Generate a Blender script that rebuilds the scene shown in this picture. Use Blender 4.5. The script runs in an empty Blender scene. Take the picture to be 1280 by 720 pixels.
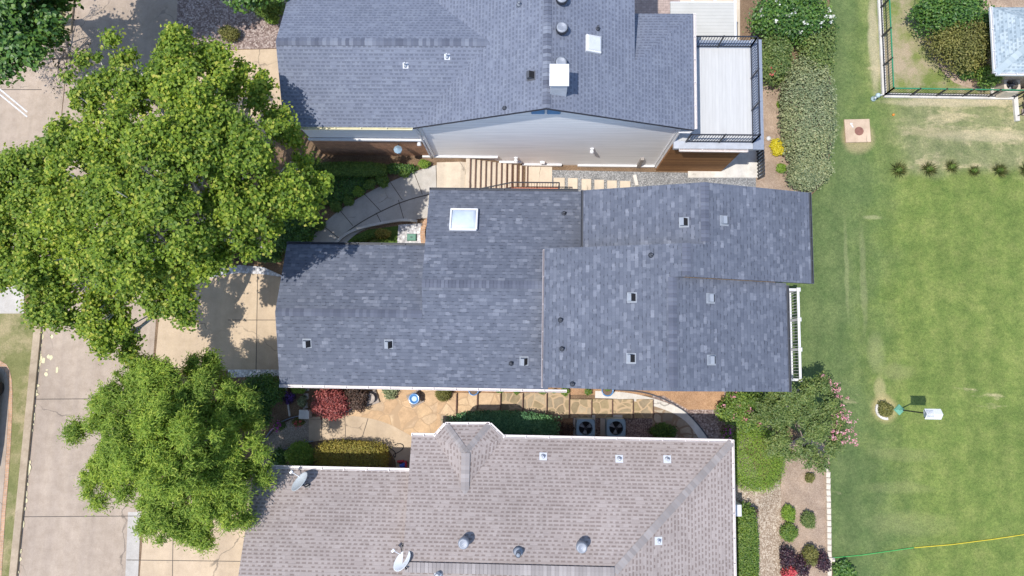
import bpy, bmesh, math, random
import numpy as np
from mathutils import Vector, Matrix, noise
R = math.radians
scene = bpy.context.scene
C = scene.collection
rnd = random.Random(7)

# ------------------------------------------------------------------ camera model (used to measure the place)
F = 853.0; H = 31.0
NX, NY, ROLL = 662.0, 450.0, 0.014
def _cam():
    d = Vector(((NX-640)/F, -(NY-360)/F, -1)).normalized()     # world -z in camera axes
    k = (math.cos(ROLL)*d.x - math.sin(ROLL)*d.y)/(-d.z)
    x = Vector((math.cos(ROLL), -math.sin(ROLL), k)).normalized()
    z = -d
    y = z.cross(x)
    return Matrix((x, y, z))          # rows: world axes in camera coordinates  == camera->world
CW = _cam()
def P(px, py, z=0.0):
    v = CW @ Vector(((px-640)/F, -(py-360)/F, -1.0))
    t = (z-H)/v.z
    return Vector((v.x*t, v.y*t, z))
cam = bpy.data.cameras.new('camera'); co = bpy.data.objects.new('camera', cam); C.objects.link(co)
m4 = CW.to_4x4(); m4.translation = (0, 0, H); co.matrix_world = m4
cam.sensor_width = 36; cam.lens = 36*F/1280; cam.clip_end = 3000; cam.clip_start = 0.5
scene.camera = co

# ------------------------------------------------------------------ terrain
DROP = -1.3
XN0, XN1 = P(576,215,0).x, P(664,220,-1.3).x
XS0, XS1 = P(540,505,0).x, P(818,505,-1.3).x
YMID0, YMID1 = P(640,400,0).y, P(640,300,0).y
def lin(x, a, b): return min(1, max(0, (x-a)/(b-a)))
def g(x, y):
    n = DROP*lin(x, XN0, XN1); s = DROP*lin(x, XS0, XS1)
    t = lin(y, YMID0, YMID1)
    return s*(1-t)+n*t
def G(px, py, off=0.0):
    z = 0.0
    for _ in range(6):
        p = P(px, py, z); z = g(p.x, p.y)+off
    return Vector((p.x, p.y, z))

# ------------------------------------------------------------------ objects
def link(o, parent=None):
    C.objects.link(o)
    if parent is not None: o.parent = parent
    return o
def thing(name, label, cat, loc=(0,0,0), group=None):
    o = bpy.data.objects.new(name, None); C.objects.link(o)
    o.empty_display_size = .2
    o.location = loc; o['label'] = label; o['category'] = cat
    o['_ox'], o['_oy'], o['_oz'] = loc[0], loc[1], loc[2]
    if group: o['group'] = group
    return o
def tag(o, label, cat, group=None):
    o['label'] = label; o['category'] = cat
    if group: o['group'] = group
    return o
def root_of(o):
    while o.parent: o = o.parent
    return o
class MB:
    def __init__(s): s.v = []; s.f = []; s.mi = []; s.uv = {}
    def face(s, pts, mi=0, uv=None):
        b = len(s.v); s.v += [tuple(p) for p in pts]
        s.f.append(tuple(range(b, b+len(pts)))); s.mi.append(mi)
        if uv: s.uv[len(s.f)-1] = uv
    def box(s, c, d, rz=0, mi=0, bev=0, mat=None):
        hx, hy, hz = d[0]/2, d[1]/2, d[2]/2
        M = mat or Matrix.Rotation(rz, 3, 'Z')
        c = Vector(c)
        if bev <= 0:
            p = [c + M @ Vector((sx*hx, sy*hy, sz*hz)) for sz in (-1,1) for sx, sy in ((-1,-1),(1,-1),(1,1),(-1,1))]
            b = len(s.v); s.v += [tuple(q) for q in p]
            for q in ((3,2,1,0),(4,5,6,7),(0,1,5,4),(1,2,6,5),(2,3,7,6),(3,0,4,7)):
                s.f.append(tuple(b+i for i in q)); s.mi.append(mi)
        else:
            e = min(bev, hx*.9, hy*.9, hz*.9)
            rings = [(hx-e, hy-e, -hz), (hx, hy, -hz+e), (hx, hy, hz-e), (hx-e, hy-e, hz)]
            b = len(s.v)
            for (a, bb, z) in rings:
                for sx, sy in ((-1,-1),(1,-1),(1,1),(-1,1)):
                    s.v.append(tuple(c + M @ Vector((sx*a, sy*bb, z))))
            s.f.append((b+3,b+2,b+1,b)); s.mi.append(mi)
            for r in range(3):
                for i in range(4):
                    j = (i+1) % 4
                    s.f.append((b+4*r+i, b+4*r+j, b+4*r+4+j, b+4*r+4+i)); s.mi.append(mi)
            s.f.append((b+12,b+13,b+14,b+15)); s.mi.append(mi)
        return s
    def bar(s, a, b, w, h, mi=0):
        a = Vector(a); b = Vector(b); d = b-a; L = d.length
        if L < 1e-6: return s
        x = d/L; up = Vector((0,0,1))
        if abs(x.z) > .95: up = Vector((0,1,0))
        y = up.cross(x).normalized(); z = x.cross(y)
        M = Matrix((x, y, z)).transposed()
        return s.box((a+b)/2, (L, w, h), mat=M, mi=mi)
    def tube(s, pts, r, n=8, mi=0, cap=True):
        pts = [Vector(p) for p in pts]
        if not hasattr(r, '__len__'): r = [r]*len(pts)
        b = len(s.v); ref = None
        for i, p in enumerate(pts):
            t = (pts[min(i+1, len(pts)-1)]-pts[max(i-1, 0)]).normalized()
            if ref is None:
                ref = Vector((0,0,1)) if abs(t.z) < .9 else Vector((1,0,0))
            u = (ref - t*ref.dot(t)).normalized(); w = t.cross(u); ref = u
            for k in range(n):
                a = 2*math.pi*k/n
                s.v.append(tuple(p + (u*math.cos(a)+w*math.sin(a))*r[i]))
        for i in range(len(pts)-1):
            for k in range(n):
                k2 = (k+1) % n
                s.f.append((b+i*n+k, b+i*n+k2, b+(i+1)*n+k2, b+(i+1)*n+k)); s.mi.append(mi)
        if cap:
            s.f.append(tuple(b+k for k in reversed(range(n)))); s.mi.append(mi)
            e = b+(len(pts)-1)*n
            s.f.append(tuple(e+k for k in range(n))); s.mi.append(mi)
        return s
    def lathe(s, c, prof, n=20, mi=0, M=None):
        c = Vector(c); M = M or Matrix.Identity(3); b = len(s.v)
        for (r, z) in prof:
            for k in range(n):
                a = 2*math.pi*k/n
                s.v.append(tuple(c + M @ Vector((r*math.cos(a), r*math.sin(a), z))))
        for i in range(len(prof)-1):
            for k in range(n):
                k2 = (k+1) % n
                s.f.append((b+i*n+k, b+i*n+k2, b+(i+1)*n+k2, b+(i+1)*n+k)); s.mi.append(mi)
        if prof[0][0] > 1e-4:
            s.f.append(tuple(b+k for k in reversed(range(n)))); s.mi.append(mi)
        e = b+(len(prof)-1)*n
        if prof[-1][0] > 1e-4:
            s.f.append(tuple(e+k for k in range(n))); s.mi.append(mi)
        return s
    def prism(s, poly, z0, z1, mi=0, mi_side=None):
        ms = mi if mi_side is None else mi_side
        zz0 = (lambda p: z0) if not callable(z0) else z0
        zz1 = (lambda p: z1) if not callable(z1) else z1
        a = sum(poly[i][0]*poly[(i+1) % len(poly)][1]-poly[(i+1) % len(poly)][0]*poly[i][1] for i in range(len(poly)))
        if a < 0: poly = list(reversed(poly))
        n = len(poly); b = len(s.v)
        s.v += [(p[0], p[1], zz0(p)) for p in poly]+[(p[0], p[1], zz1(p)) for p in poly]
        s.f.append(tuple(b+i for i in reversed(range(n)))); s.mi.append(ms)
        s.f.append(tuple(b+n+i for i in range(n))); s.mi.append(mi)
        for i in range(n):
            j = (i+1) % n
            s.f.append((b+i, b+j, b+n+j, b+n+i)); s.mi.append(ms)
        return s
    def build(s, name, mats, parent=None, smooth=False, label=None):
        if not isinstance(mats, (list, tuple)): mats = [mats]
        off = Vector((0,0,0))
        if parent is not None:
            r = root_of(parent); off = Vector((r.get('_ox', 0), r.get('_oy', 0), r.get('_oz', 0)))
        me = bpy.data.meshes.new(name)
        me.from_pydata([(v[0]-off.x, v[1]-off.y, v[2]-off.z) for v in s.v], [], s.f)
        for m in mats: me.materials.append(m)
        me.polygons.foreach_set('material_index', s.mi)
        if s.uv:
            ul = me.uv_layers.new(name='UVMap')
            for fi, uvs in s.uv.items():
                pl = me.polygons[fi]
                for k, li in enumerate(pl.loop_indices): ul.data[li].uv = uvs[k]
        if smooth: me.polygons.foreach_set('use_smooth', [True]*len(me.polygons))
        me.update()
        o = bpy.data.objects.new(name, me)
        if label: o['label'] = label
        return link(o, parent)
    def single(s, name, mats, label, cat, group=None, smooth=False):
        o = s.build(name, mats, None, smooth)
        return tag(o, label, cat, group)
def copy_tree(o, parent=None):
    c = o.copy(); C.objects.link(c)
    if parent is not None: c.parent = parent
    for ch in list(o.children): copy_tree(ch, c)
    return c
def copy_to(o, loc, label, rz=None):
    c = copy_tree(o); c.location = loc; c['label'] = label
    if rz is not None: c.rotation_euler = (0, 0, rz)
    return c

# ------------------------------------------------------------------ materials
class N:
    def __init__(s, name):
        s.m = bpy.data.materials.new(name); s.m.use_nodes = True
        s.t = s.m.node_tree; s.t.nodes.clear()
        s.out = s.t.nodes.new('ShaderNodeOutputMaterial')
        s.bs = s.t.nodes.new('ShaderNodeBsdfPrincipled')
        s.t.links.new(s.bs.outputs[0], s.out.inputs[0])
    def n(s, typ, **kw):
        o = s.t.nodes.new(typ)
        for k, v in kw.items(): setattr(o, k, v)
        return o
    def l(s, a, b): s.t.links.new(a, b)
    def coord(s, kind='Object'):
        return s.n('ShaderNodeTexCoord').outputs[kind]
    def noise(s, vec, scale, detail=4, rough=.6, dist=0):
        o = s.n('ShaderNodeTexNoise'); o.inputs['Scale'].default_value = scale
        o.inputs['Detail'].default_value = detail; o.inputs['Roughness'].default_value = rough
        o.inputs['Distortion'].default_value = dist
        s.l(vec, o.inputs['Vector']); return o.outputs['Fac']
    def ramp(s, fac, stops, const=False):
        o = s.n('ShaderNodeValToRGB'); cr = o.color_ramp
        if const: cr.interpolation = 'CONSTANT'
        while len(cr.elements) < len(stops): cr.elements.new(.5)
        for e, (p, c) in zip(cr.elements, stops):
            e.position = p; e.color = (*c, 1) if len(c) == 3 else c
        s.l(fac, o.inputs[0]); return o.outputs[0]
    def math(s, op, a, b=None, c=None, clamp=False):
        o = s.n('ShaderNodeMath', operation=op); o.use_clamp = clamp
        for i, x in enumerate((a, b, c)):
            if x is None: continue
            if isinstance(x, (int, float)): o.inputs[i].default_value = x
            else: s.l(x, o.inputs[i])
        return o.outputs[0]
    def mix(s, fac, a, b, mode='MIX'):
        o = s.n('ShaderNodeMix', data_type='RGBA', blend_type=mode)
        for i, x in ((0, fac), (6, a), (7, b)):
            if isinstance(x, (int, float)): o.inputs[i].default_value = x
            elif isinstance(x, tuple): o.inputs[i].default_value = (*x, 1)
            else: s.l(x, o.inputs[i])
        return o.outputs[2]
    def bump(s, h, strength=.5, dist=.02):
        o = s.n('ShaderNodeBump'); o.inputs['Strength'].default_value = strength
        o.inputs['Distance'].default_value = dist
        s.l(h, o.inputs['Height']); s.l(o.outputs[0], s.bs.inputs['Normal'])
    def col(s, x):
        if isinstance(x, tuple): s.bs.inputs['Base Color'].default_value = (*x, 1)
        else: s.l(x, s.bs.inputs['Base Color'])
    def rough(s, v, spec=None, metal=None):
        s.bs.inputs['Roughness'].default_value = v
        if spec is not None: s.bs.inputs['Specular IOR Level'].default_value = spec
        if metal is not None: s.bs.inputs['Metallic'].default_value = metal
    def span(s, val, a, b):      # smooth 0..1 between a and b
        o = s.n('ShaderNodeMapRange', interpolation_type='SMOOTHSTEP')
        s.l(val, o.inputs[0]); o.inputs[1].default_value = a; o.inputs[2].default_value = b
        return o.outputs[0]

def plain(name, c, rough=.6, var=.12, scale=3.0, metal=0, spec=.4, bump=0, bscale=40):
    n = N(name); co_ = n.coord()
    f = n.noise(co_, scale, 5, .65)
    lo = tuple(x*(1-var) for x in c); hi = tuple(min(1, x*(1+var)) for x in c)
    n.col(n.ramp(f, [(.3, lo), (.7, hi)])); n.rough(rough, spec, metal)
    if bump: n.bump(n.noise(co_, bscale, 4), bump, .01)
    return n.m
def concrete(name, c, stain=(.5,.46,.4), amt=.35, joint=0):
    n = N(name); co_ = n.coord()
    a = n.noise(co_, .35, 6, .65); b = n.noise(co_, 2.2, 6, .7); d = n.noise(co_, 60, 2, .5)
    base = n.ramp(a, [(.3, tuple(x*.84 for x in c)), (.55, c), (.75, tuple(x*1.1 for x in c))])
    st = n.ramp(b, [(.35, tuple(1-(1-x)*amt for x in stain)), (.6, (1,1,1))])
    base = n.mix(1.0, base, st, 'MULTIPLY')
    gr = n.ramp(d, [(.35, (.86,.86,.86)), (.65, (1.08,1.08,1.08))])
    # longitudinal tyre wear along y
    mp = n.n('ShaderNodeMapping'); mp.inputs['Scale'].default_value = (1.6, .05, 1); n.l(co_, mp.inputs[0])
    w = n.ramp(n.noise(mp.outputs[0], 1.0, 4, .6), [(.35, (.92,.92,.93)), (.65, (1.05,1.05,1.04))])
    base = n.mix(1.0, base, w, 'MULTIPLY')
    vo = n.n('ShaderNodeTexVoronoi', feature='DISTANCE_TO_EDGE'); vo.inputs['Scale'].default_value = .23
    wv = n.n('ShaderNodeTexNoise'); wv.inputs['Scale'].default_value = 1.3; wv.inputs['Detail'].default_value = 6; n.l(co_, wv.inputs['Vector'])
    ad = n.n('ShaderNodeVectorMath', operation='MULTIPLY_ADD'); n.l(wv.outputs['Color'], ad.inputs[0]); ad.inputs[1].default_value = (.9,.9,0); n.l(co_, ad.inputs[2])
    n.l(ad.outputs[0], vo.inputs['Vector'])
    crk = n.math('MULTIPLY', n.span(vo.outputs['Distance'], .006, .0015), n.span(n.noise(co_, .4, 2), .48, .60))
    base = n.mix(n.math('MULTIPLY', crk, .6), base, (.10,.085,.07))
    oil = n.span(n.noise(co_, 1.6, 3, .5), .70, .78)
    base = n.mix(n.math('MULTIPLY', oil, .35), base, (.16,.14,.12))
    n.col(n.mix(1.0, base, gr, 'MULTIPLY')); n.rough(.85, .25); n.bump(d, .25, .004)
    return n.m
def shingle(name, stops, w, e, dash=None, dashcol=(.6,.6,.6), big=.12, line=.78, w2=None, second=.5):
    n = N(name); uv = n.coord('UV')
    sp = n.n('ShaderNodeSeparateXYZ'); n.l(uv, sp.inputs[0]); u, v = sp.outputs[0], sp.outputs[1]
    vr = n.math('DIVIDE', v, e); row = n.math('FLOOR', vr); fv = n.math('SUBTRACT', vr, row)
    def tabs(w_, seed):
        wn = n.n('ShaderNodeTexWhiteNoise', noise_dimensions='2D')
        cb = n.n('ShaderNodeCombineXYZ'); n.l(row, cb.inputs[0]); cb.inputs[1].default_value = seed; n.l(cb.outputs[0], wn.inputs[0])
        uu = n.math('ADD', n.math('DIVIDE', u, w_), n.math('MULTIPLY', wn.outputs[0], 13.0))
        tab = n.math('FLOOR', uu); fu = n.math('SUBTRACT', uu, tab)
        w3 = n.n('ShaderNodeTexWhiteNoise', noise_dimensions='3D')
        cb = n.n('ShaderNodeCombineXYZ'); n.l(tab, cb.inputs[0]); n.l(row, cb.inputs[1]); cb.inputs[2].default_value = seed
        n.l(cb.outputs[0], w3.inputs[0])
        return w3.outputs[0], fu
    r1, fu1 = tabs(w, 1.3)
    c1 = n.ramp(r1, stops)
    if w2:
        r2, fu2 = tabs(w2, 5.7)
        c2 = n.ramp(r2, stops)
        c1 = n.mix(second, c1, c2)
    else: fu2 = fu1; r2 = r1
    if dash:
        r3, fu3 = tabs(dash[0], 9.1)
        wv = n.math('ADD', n.math('MULTIPLY', n.noise(n.coord('Object'), 1.5, 3, .6), 1.5), dash[1]-.75)
        on = n.math('MULTIPLY', n.math('LESS_THAN', fu3, wv), n.math('GREATER_THAN', fv, dash[2]))
        on = n.math('MULTIPLY', on, n.math('GREATER_THAN', r3, dash[3]))
        c1 = n.mix(on, c1, n.mix(1.0, c1, dashcol, 'MULTIPLY'))
    # thin dark line painted as the shade at the lower edge of every course
    ln = n.math('LESS_THAN', fv, .1)
    c1 = n.mix(ln, c1, n.mix(1.0, c1, (line,)*3, 'MULTIPLY'))
    ob = n.coord('Object')
    bigf = n.ramp(n.noise(ob, .28, 5, .6), [(.3, (1-big,)*3), (.7, (1+big,)*3)])
    c1 = n.mix(1.0, c1, bigf, 'MULTIPLY')
    gr = n.ramp(n.noise(ob, 90, 2, .5), [(.3, (.8,.8,.8)), (.7, (1.18,1.18,1.18))])
    c1 = n.mix(1.0, c1, gr, 'MULTIPLY')
    n.col(c1); n.rough(.82, .35)
    hgt = n.math('ADD', n.math('MULTIPLY', n.math('SUBTRACT', 1.0, fv), 1.0), n.math('MULTIPLY', r1, .45))
    n.bump(hgt, .55, .012)
    return n.m
def islands(name, stops, rough=.7, spec=.3, transl=0, clump=.0, cscale=.6, sheen=0, gloss=None):
    n = N(name)
    ge = n.n('ShaderNodeNewGeometry')
    c = n.ramp(ge.outputs['Random Per Island'], stops)
    if clump:
        f = n.noise(n.coord(), cscale, 3, .5)
        c = n.mix(1.0, c, n.ramp(f, [(.32, (1-clump, 1-clump*.8, 1-clump*.6)), (.68, (1+clump, 1+clump*.7, 1.0))]), 'MULTIPLY')
    n.col(c); n.rough(rough, spec)
    if transl:
        tr = n.n('ShaderNodeBsdfTranslucent')
        n.l(n.mix(1.0, c, (1.0, 1.0, .45), 'MULTIPLY'), tr.inputs[0])
        mx = n.n('ShaderNodeMixShader'); mx.inputs[0].default_value = transl
        n.l(n.bs.outputs[0], mx.inputs[1]); n.l(tr.outputs[0], mx.inputs[2]); n.l(mx.outputs[0], n.out.inputs[0])
    return n.m
def gravel(name, stops, scale=18, bump=.8, big=.15):
    n = N(name); co_ = n.coord()
    v = n.n('ShaderNodeTexVoronoi'); v.inputs['Scale'].default_value = scale; n.l(co_, v.inputs['Vector'])
    sp = n.n('ShaderNodeSeparateColor'); n.l(v.outputs['Color'], sp.inputs[0])
    c = n.ramp(sp.outputs[0], stops)
    edge = n.ramp(v.outputs['Distance'], [(.3, (1,1,1)), (.75, (.72,.7,.68))])
    c = n.mix(1.0, c, edge, 'MULTIPLY')
    f = n.ramp(n.noise(co_, .9, 5, .65), [(.3, (1-big,)*3), (.7, (1+big,)*3)])
    n.col(n.mix(1.0, c, f, 'MULTIPLY')); n.rough(.9, .2)
    n.bump(n.math('SUBTRACT', 1.0, v.outputs['Distance']), bump, .02)
    return n.m
def mulch(name, c1, c2, c3, scale=9):
    n = N(name); co_ = n.coord()
    a = n.noise(co_, 1.1, 6, .7); b = n.noise(co_, scale*3, 4, .75, .6); d = n.noise(co_, scale*9, 3, .6)
    c = n.ramp(b, [(.32, c1), (.5, c2), (.68, c3)])
    c = n.mix(1.0, c, n.ramp(a, [(.3, (.72,.7,.68)), (.7, (1.2,1.17,1.12))]), 'MULTIPLY')
    c = n.mix(1.0, c, n.ramp(d, [(.3, (.75,.75,.75)), (.7, (1.2,1.2,1.2))]), 'MULTIPLY')
    n.col(c); n.rough(.95, .1); n.bump(n.math('ADD', b, d), .8, .03)
    return n.m
def flagstone(name, scale=1.5, grout=(.42,.3,.18), stops=None, gw=.06):
    n = N(name); co_ = n.coord()
    wob = n.n('ShaderNodeTexNoise'); wob.inputs['Scale'].default_value = 1.6; n.l(co_, wob.inputs['Vector'])
    va = n.n('ShaderNodeVectorMath', operation='SCALE'); n.l(wob.outputs['Color'], va.inputs[0]); va.inputs['Scale'].default_value = .35
    ad = n.n('ShaderNodeVectorMath', operation='ADD'); n.l(co_, ad.inputs[0]); n.l(va.outputs[0], ad.inputs[1])
    mp = n.n('ShaderNodeMapping'); mp.inputs['Scale'].default_value = (1,1,0); n.l(ad.outputs[0], mp.inputs[0])
    v = n.n('ShaderNodeTexVoronoi'); v.inputs['Scale'].default_value = scale; n.l(mp.outputs[0], v.inputs['Vector'])
    ve = n.n('ShaderNodeTexVoronoi', feature='DISTANCE_TO_EDGE'); ve.inputs['Scale'].default_value = scale; n.l(mp.outputs[0], ve.inputs['Vector'])
    sp = n.n('ShaderNodeSeparateColor'); n.l(v.outputs['Color'], sp.inputs[0])
    st = n.ramp(sp.outputs[1], stops)
    st = n.mix(1.0, st, n.ramp(n.noise(co_, 3.5, 6, .7), [(.3, (.78,.76,.74)), (.7, (1.18,1.16,1.12))]), 'MULTIPLY')
    st = n.mix(1.0, st, n.ramp(n.noise(co_, 35, 3, .6), [(.3, (.88,.88,.88)), (.7, (1.1,1.1,1.1))]), 'MULTIPLY')
    e = n.span(ve.outputs['Distance'], gw*.4, gw)
    n.col(n.mix(e, grout, st)); n.rough(.85, .25); n.bump(e, .5, .015)
    return n.m
def siding(name, c, step=.18, axis='Z', dirt=.12, vert=False):
    n = N(name); co_ = n.coord()
    sp = n.n('ShaderNodeSeparateXYZ'); n.l(co_, sp.inputs[0])
    q = n.math('DIVIDE', sp.outputs[2], step); fl = n.math('FLOOR', q); fr = n.math('SUBTRACT', q, fl)
    mp = n.n('ShaderNodeMapping'); mp.inputs['Scale'].default_value = (.25, .25, 5); n.l(co_, mp.inputs[0])
    f = n.noise(mp.outputs[0], 1.4, 5, .65)
    cc = n.ramp(f, [(.3, tuple(x*(1-dirt) for x in c)), (.7, tuple(min(1, x*(1+dirt*.5)) for x in c))])
    cc = n.mix(n.math('LESS_THAN', fr, .09), cc, n.mix(1.0, cc, (.72,.72,.74), 'MULTIPLY'))
    n.col(cc); n.rough(.55, .4); n.bump(n.math('SUBTRACT', 1.0, fr), .5, .02)
    return n.m
def woodboards(name, c, step=.12):
    n = N(name); co_ = n.coord()
    sp = n.n('ShaderNodeSeparateXYZ'); n.l(co_, sp.inputs[0])
    q = n.math('DIVIDE', sp.outputs[2], step); fl = n.math('FLOOR', q); fr = n.math('SUBTRACT', q, fl)
    wn = n.n('ShaderNodeTexWhiteNoise', noise_dimensions='1D'); n.l(fl, wn.inputs['W'])
    mp = n.n('ShaderNodeMapping'); mp.inputs['Scale'].default_value = (1.2, 1.2, 22); n.l(co_, mp.inputs[0])
    f = n.noise(mp.outputs[0], 2.5, 6, .7)
    cc = n.ramp(f, [(.3, tuple(x*.6 for x in c)), (.7, tuple(x*1.35 for x in c))])
    cc = n.mix(1.0, cc, n.ramp(wn.outputs[0], [(0, (.75,.72,.7)), (1, (1.2,1.18,1.12))]), 'MULTIPLY')
    cc = n.mix(n.math('LESS_THAN', fr, .1), cc, n.mix(1.0, cc, (.4,.38,.36), 'MULTIPLY'))
    n.col(cc); n.rough(.8, .2); n.bump(fr, .4, .01)
    return n.m
def bricks(name, c1, c2, mortar, scale=1.0, bw=.22, bh=.075, flat=False):
    n = N(name); co_ = n.coord()
    b = n.n('ShaderNodeTexBrick'); b.inputs['Scale'].default_value = scale
    b.inputs['Brick Width'].default_value = bw; b.inputs['Row Height'].default_value = bh; b.inputs['Mortar Size'].default_value = .008
    b.inputs['Color1'].default_value = (*c1, 1); b.inputs['Color2'].default_value = (*c2, 1); b.inputs['Mortar'].default_value = (*mortar, 1)
    mp = n.n('ShaderNodeMapping')
    if not flat: mp.inputs['Rotation'].default_value = (R(90), 0, 0)
    n.l(co_, mp.inputs[0]); n.l(mp.outputs[0], b.inputs['Vector'])
    c = n.mix(1.0, b.outputs['Color'], n.ramp(n.noise(co_, 5, 5, .7), [(.3, (.75,.75,.75)), (.7, (1.2,1.2,1.2))]), 'MULTIPLY')
    n.col(c); n.rough(.85, .2); n.bump(b.outputs['Fac'], -.4, .01)
    return n.m

def lawn_mat():
    n = N('lawn_grass'); co_ = n.coord()
    sp = n.n('ShaderNodeSeparateXYZ'); n.l(co_, sp.inputs[0])
    wob = n.math('MULTIPLY', n.math('SUBTRACT', n.noise(co_, .35, 4), .5), 5.0)
    wob2 = n.math('MULTIPLY', n.math('SUBTRACT', n.noise(co_, .8, 4), .5), 1.2)
    x = n.math('ADD', sp.outputs[0], wob); y = n.math('ADD', sp.outputs[1], wob2)
    fine = n.noise(co_, 22, 5, .75); mid = n.noise(co_, 1.3, 6, .7); big = n.noise(co_, .22, 4, .6)
    green = n.ramp(mid, [(.3, (.098,.148,.040)), (.5, (.136,.182,.053)), (.72, (.188,.220,.074))])
    deep = n.ramp(mid, [(.3, (.078,.122,.048)), (.7, (.125,.165,.072))])
    dry = n.ramp(mid, [(.3, (.145,.168,.085)), (.55, (.21,.215,.125)), (.72, (.37,.32,.22))])
    # yellower growth toward the far side, deeper green on the strip by the houses
    c = n.mix(n.math('MULTIPLY', n.span(x, P(1150,400,-1.3).x, P(1060,400,-1.3).x), .95), green, deep)
    # dry zone north of the row of grass clumps
    dz = n.math('MULTIPLY', n.span(y, P(1150,226,-1.3).y, P(1150,205,-1.3).y), n.span(x, P(1085,150,-1.3).x, P(1150,150,-1.3).x))
    c = n.mix(n.math('MULTIPLY', dz, .85), c, dry)
    # mowing passes: faint stripes along y
    st = n.math('SINE', n.math('MULTIPLY', n.math('ADD', sp.outputs[0], n.math('MULTIPLY', wob, .22)), 2*math.pi/1.15))
    c = n.mix(1.0, c, n.ramp(n.math('MULTIPLY_ADD', st, .5, .5), [(0, (.94,.95,.93)), (1, (1.07,1.06,1.03))]), 'MULTIPLY')
    st2 = n.math('SINE', n.math('MULTIPLY', sp.outputs[1], 2*math.pi/1.9))
    c = n.mix(1.0, c, n.ramp(n.math('MULTIPLY_ADD', st2, .5, .5), [(0, (.99,.99,.99)), (1, (1.01,1.01,1.01))]), 'MULTIPLY')
    # bare / straw patches
    mp = n.n('ShaderNodeMapping'); mp.inputs['Scale'].default_value = (.55, 1.9, 1); mp.inputs['Rotation'].default_value = (0,0,R(6)); n.l(co_, mp.inputs[0])
    bp = n.noise(mp.outputs[0], .55, 6, .62)
    lim = n.math('MULTIPLY_ADD', dz, -.17, .69)
    bare = n.math('MULTIPLY', n.math('SUBTRACT', bp, lim), 11.0, clamp=True)
    c = n.mix(n.math('MULTIPLY', bare, .7), c, (.44,.37,.25))
    pt = n.noise(co_, 3.2, 5, .7); c = n.mix(1.0, c, n.ramp(pt, [(.3, (.84,.86,.84)), (.7, (1.17,1.14,1.1))]), 'MULTIPLY'); pt2 = n.noise(co_, 8.5, 4, .7); c = n.mix(1.0, c, n.ramp(pt2, [(.3, (.82,.84,.82)), (.7, (1.2,1.17,1.12))]), 'MULTIPLY')
    # particular worn spots: ring around the shrub by the post, strip along fence kerb, wheel track
    def spot(px, py, rx, ry, amt, colr, soft=.5):
        nonlocal c
        p = P(px, py, -1.3)
        dx = n.math('DIVIDE', n.math('SUBTRACT', n.math('ADD', sp.outputs[0], n.math('MULTIPLY', wob2, .25)), p.x), rx)
        dy = n.math('DIVIDE', n.math('SUBTRACT', n.math('ADD', sp.outputs[1], n.math('MULTIPLY', wob2, .25)), p.y), ry)
        d = n.math('ADD', n.math('MULTIPLY', dx, dx), n.math('MULTIPLY', dy, dy))
        k = n.math('MULTIPLY', n.span(d, 1.0, 1-soft), amt)
        c = n.mix(k, c, colr)
    spot(1106,510,.75,.8,.75,(.40,.32,.17),.9)
    spot(1100,488,.35,.8,.5,(.40,.34,.19),.9)
    spot(1072,172,.95,.95,.6,(.38,.30,.18),.7)
    spot(1092,52,.32,3.2,.7,(.42,.36,.25),.9)
    spot(1190,128,4.0,.28,.6,(.45,.38,.27),.9)
    spot(1230,170,3.0,.35,.4,(.44,.37,.26),.95)
    spot(1165,165,2.0,.28,.35,(.42,.34,.22),.95)
    spot(1058,335,.13,2.9,.22,(.36,.36,.20),.95)
    spot(1079,350,.20,3.0,.2,(.36,.34,.21),.95)
    spot(1090,272,.55,.14,.40,(.36,.34,.20),.9)
    spot(1095,440,.5,1.2,.25,(.34,.32,.18),.95)
    spot(1120,465,1.0,.5,.22,(.38,.34,.18),.95)
    spot(1130,568,2.0,.4,.16,(.36,.33,.17),.95)
    spot(1140,655,2.4,.7,.16,(.36,.33,.17),.95)
    spot(1125,610,2.0,.35,.14,(.36,.33,.17),.95)
    c = n.mix(1.0, c, n.ramp(fine, [(.3, (.62,.65,.60)), (.5, (1,1,1)), (.68, (1.36,1.33,1.27))]), 'MULTIPLY')
    c = n.mix(1.0, c, n.ramp(big, [(.3, (.86,.88,.86)), (.7, (1.12,1.1,1.06))]), 'MULTIPLY')
    n.col(c); n.rough(.9, .15); n.bump(fine, .7, .04)
    return n.m
def turf(name, c1, c2, bare, amt=.5):
    n = N(name); co_ = n.coord()
    a = n.noise(co_, 1.0, 6, .7); f = n.noise(co_, 24, 5, .75); b = n.noise(co_, .6, 6, .65)
    c = n.ramp(a, [(.3, c1), (.7, c2)])
    c = n.mix(n.ramp(b, [(.62-amt*.3, (0,0,0)), (.72-amt*.2, (1,1,1))]), c, bare)
    c = n.mix(1.0, c, n.ramp(f, [(.28, (.66,.68,.64)), (.72, (1.32,1.3,1.25))]), 'MULTIPLY')
    n.col(c); n.rough(.9, .15); n.bump(f, .7, .04)
    return n.m

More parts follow.
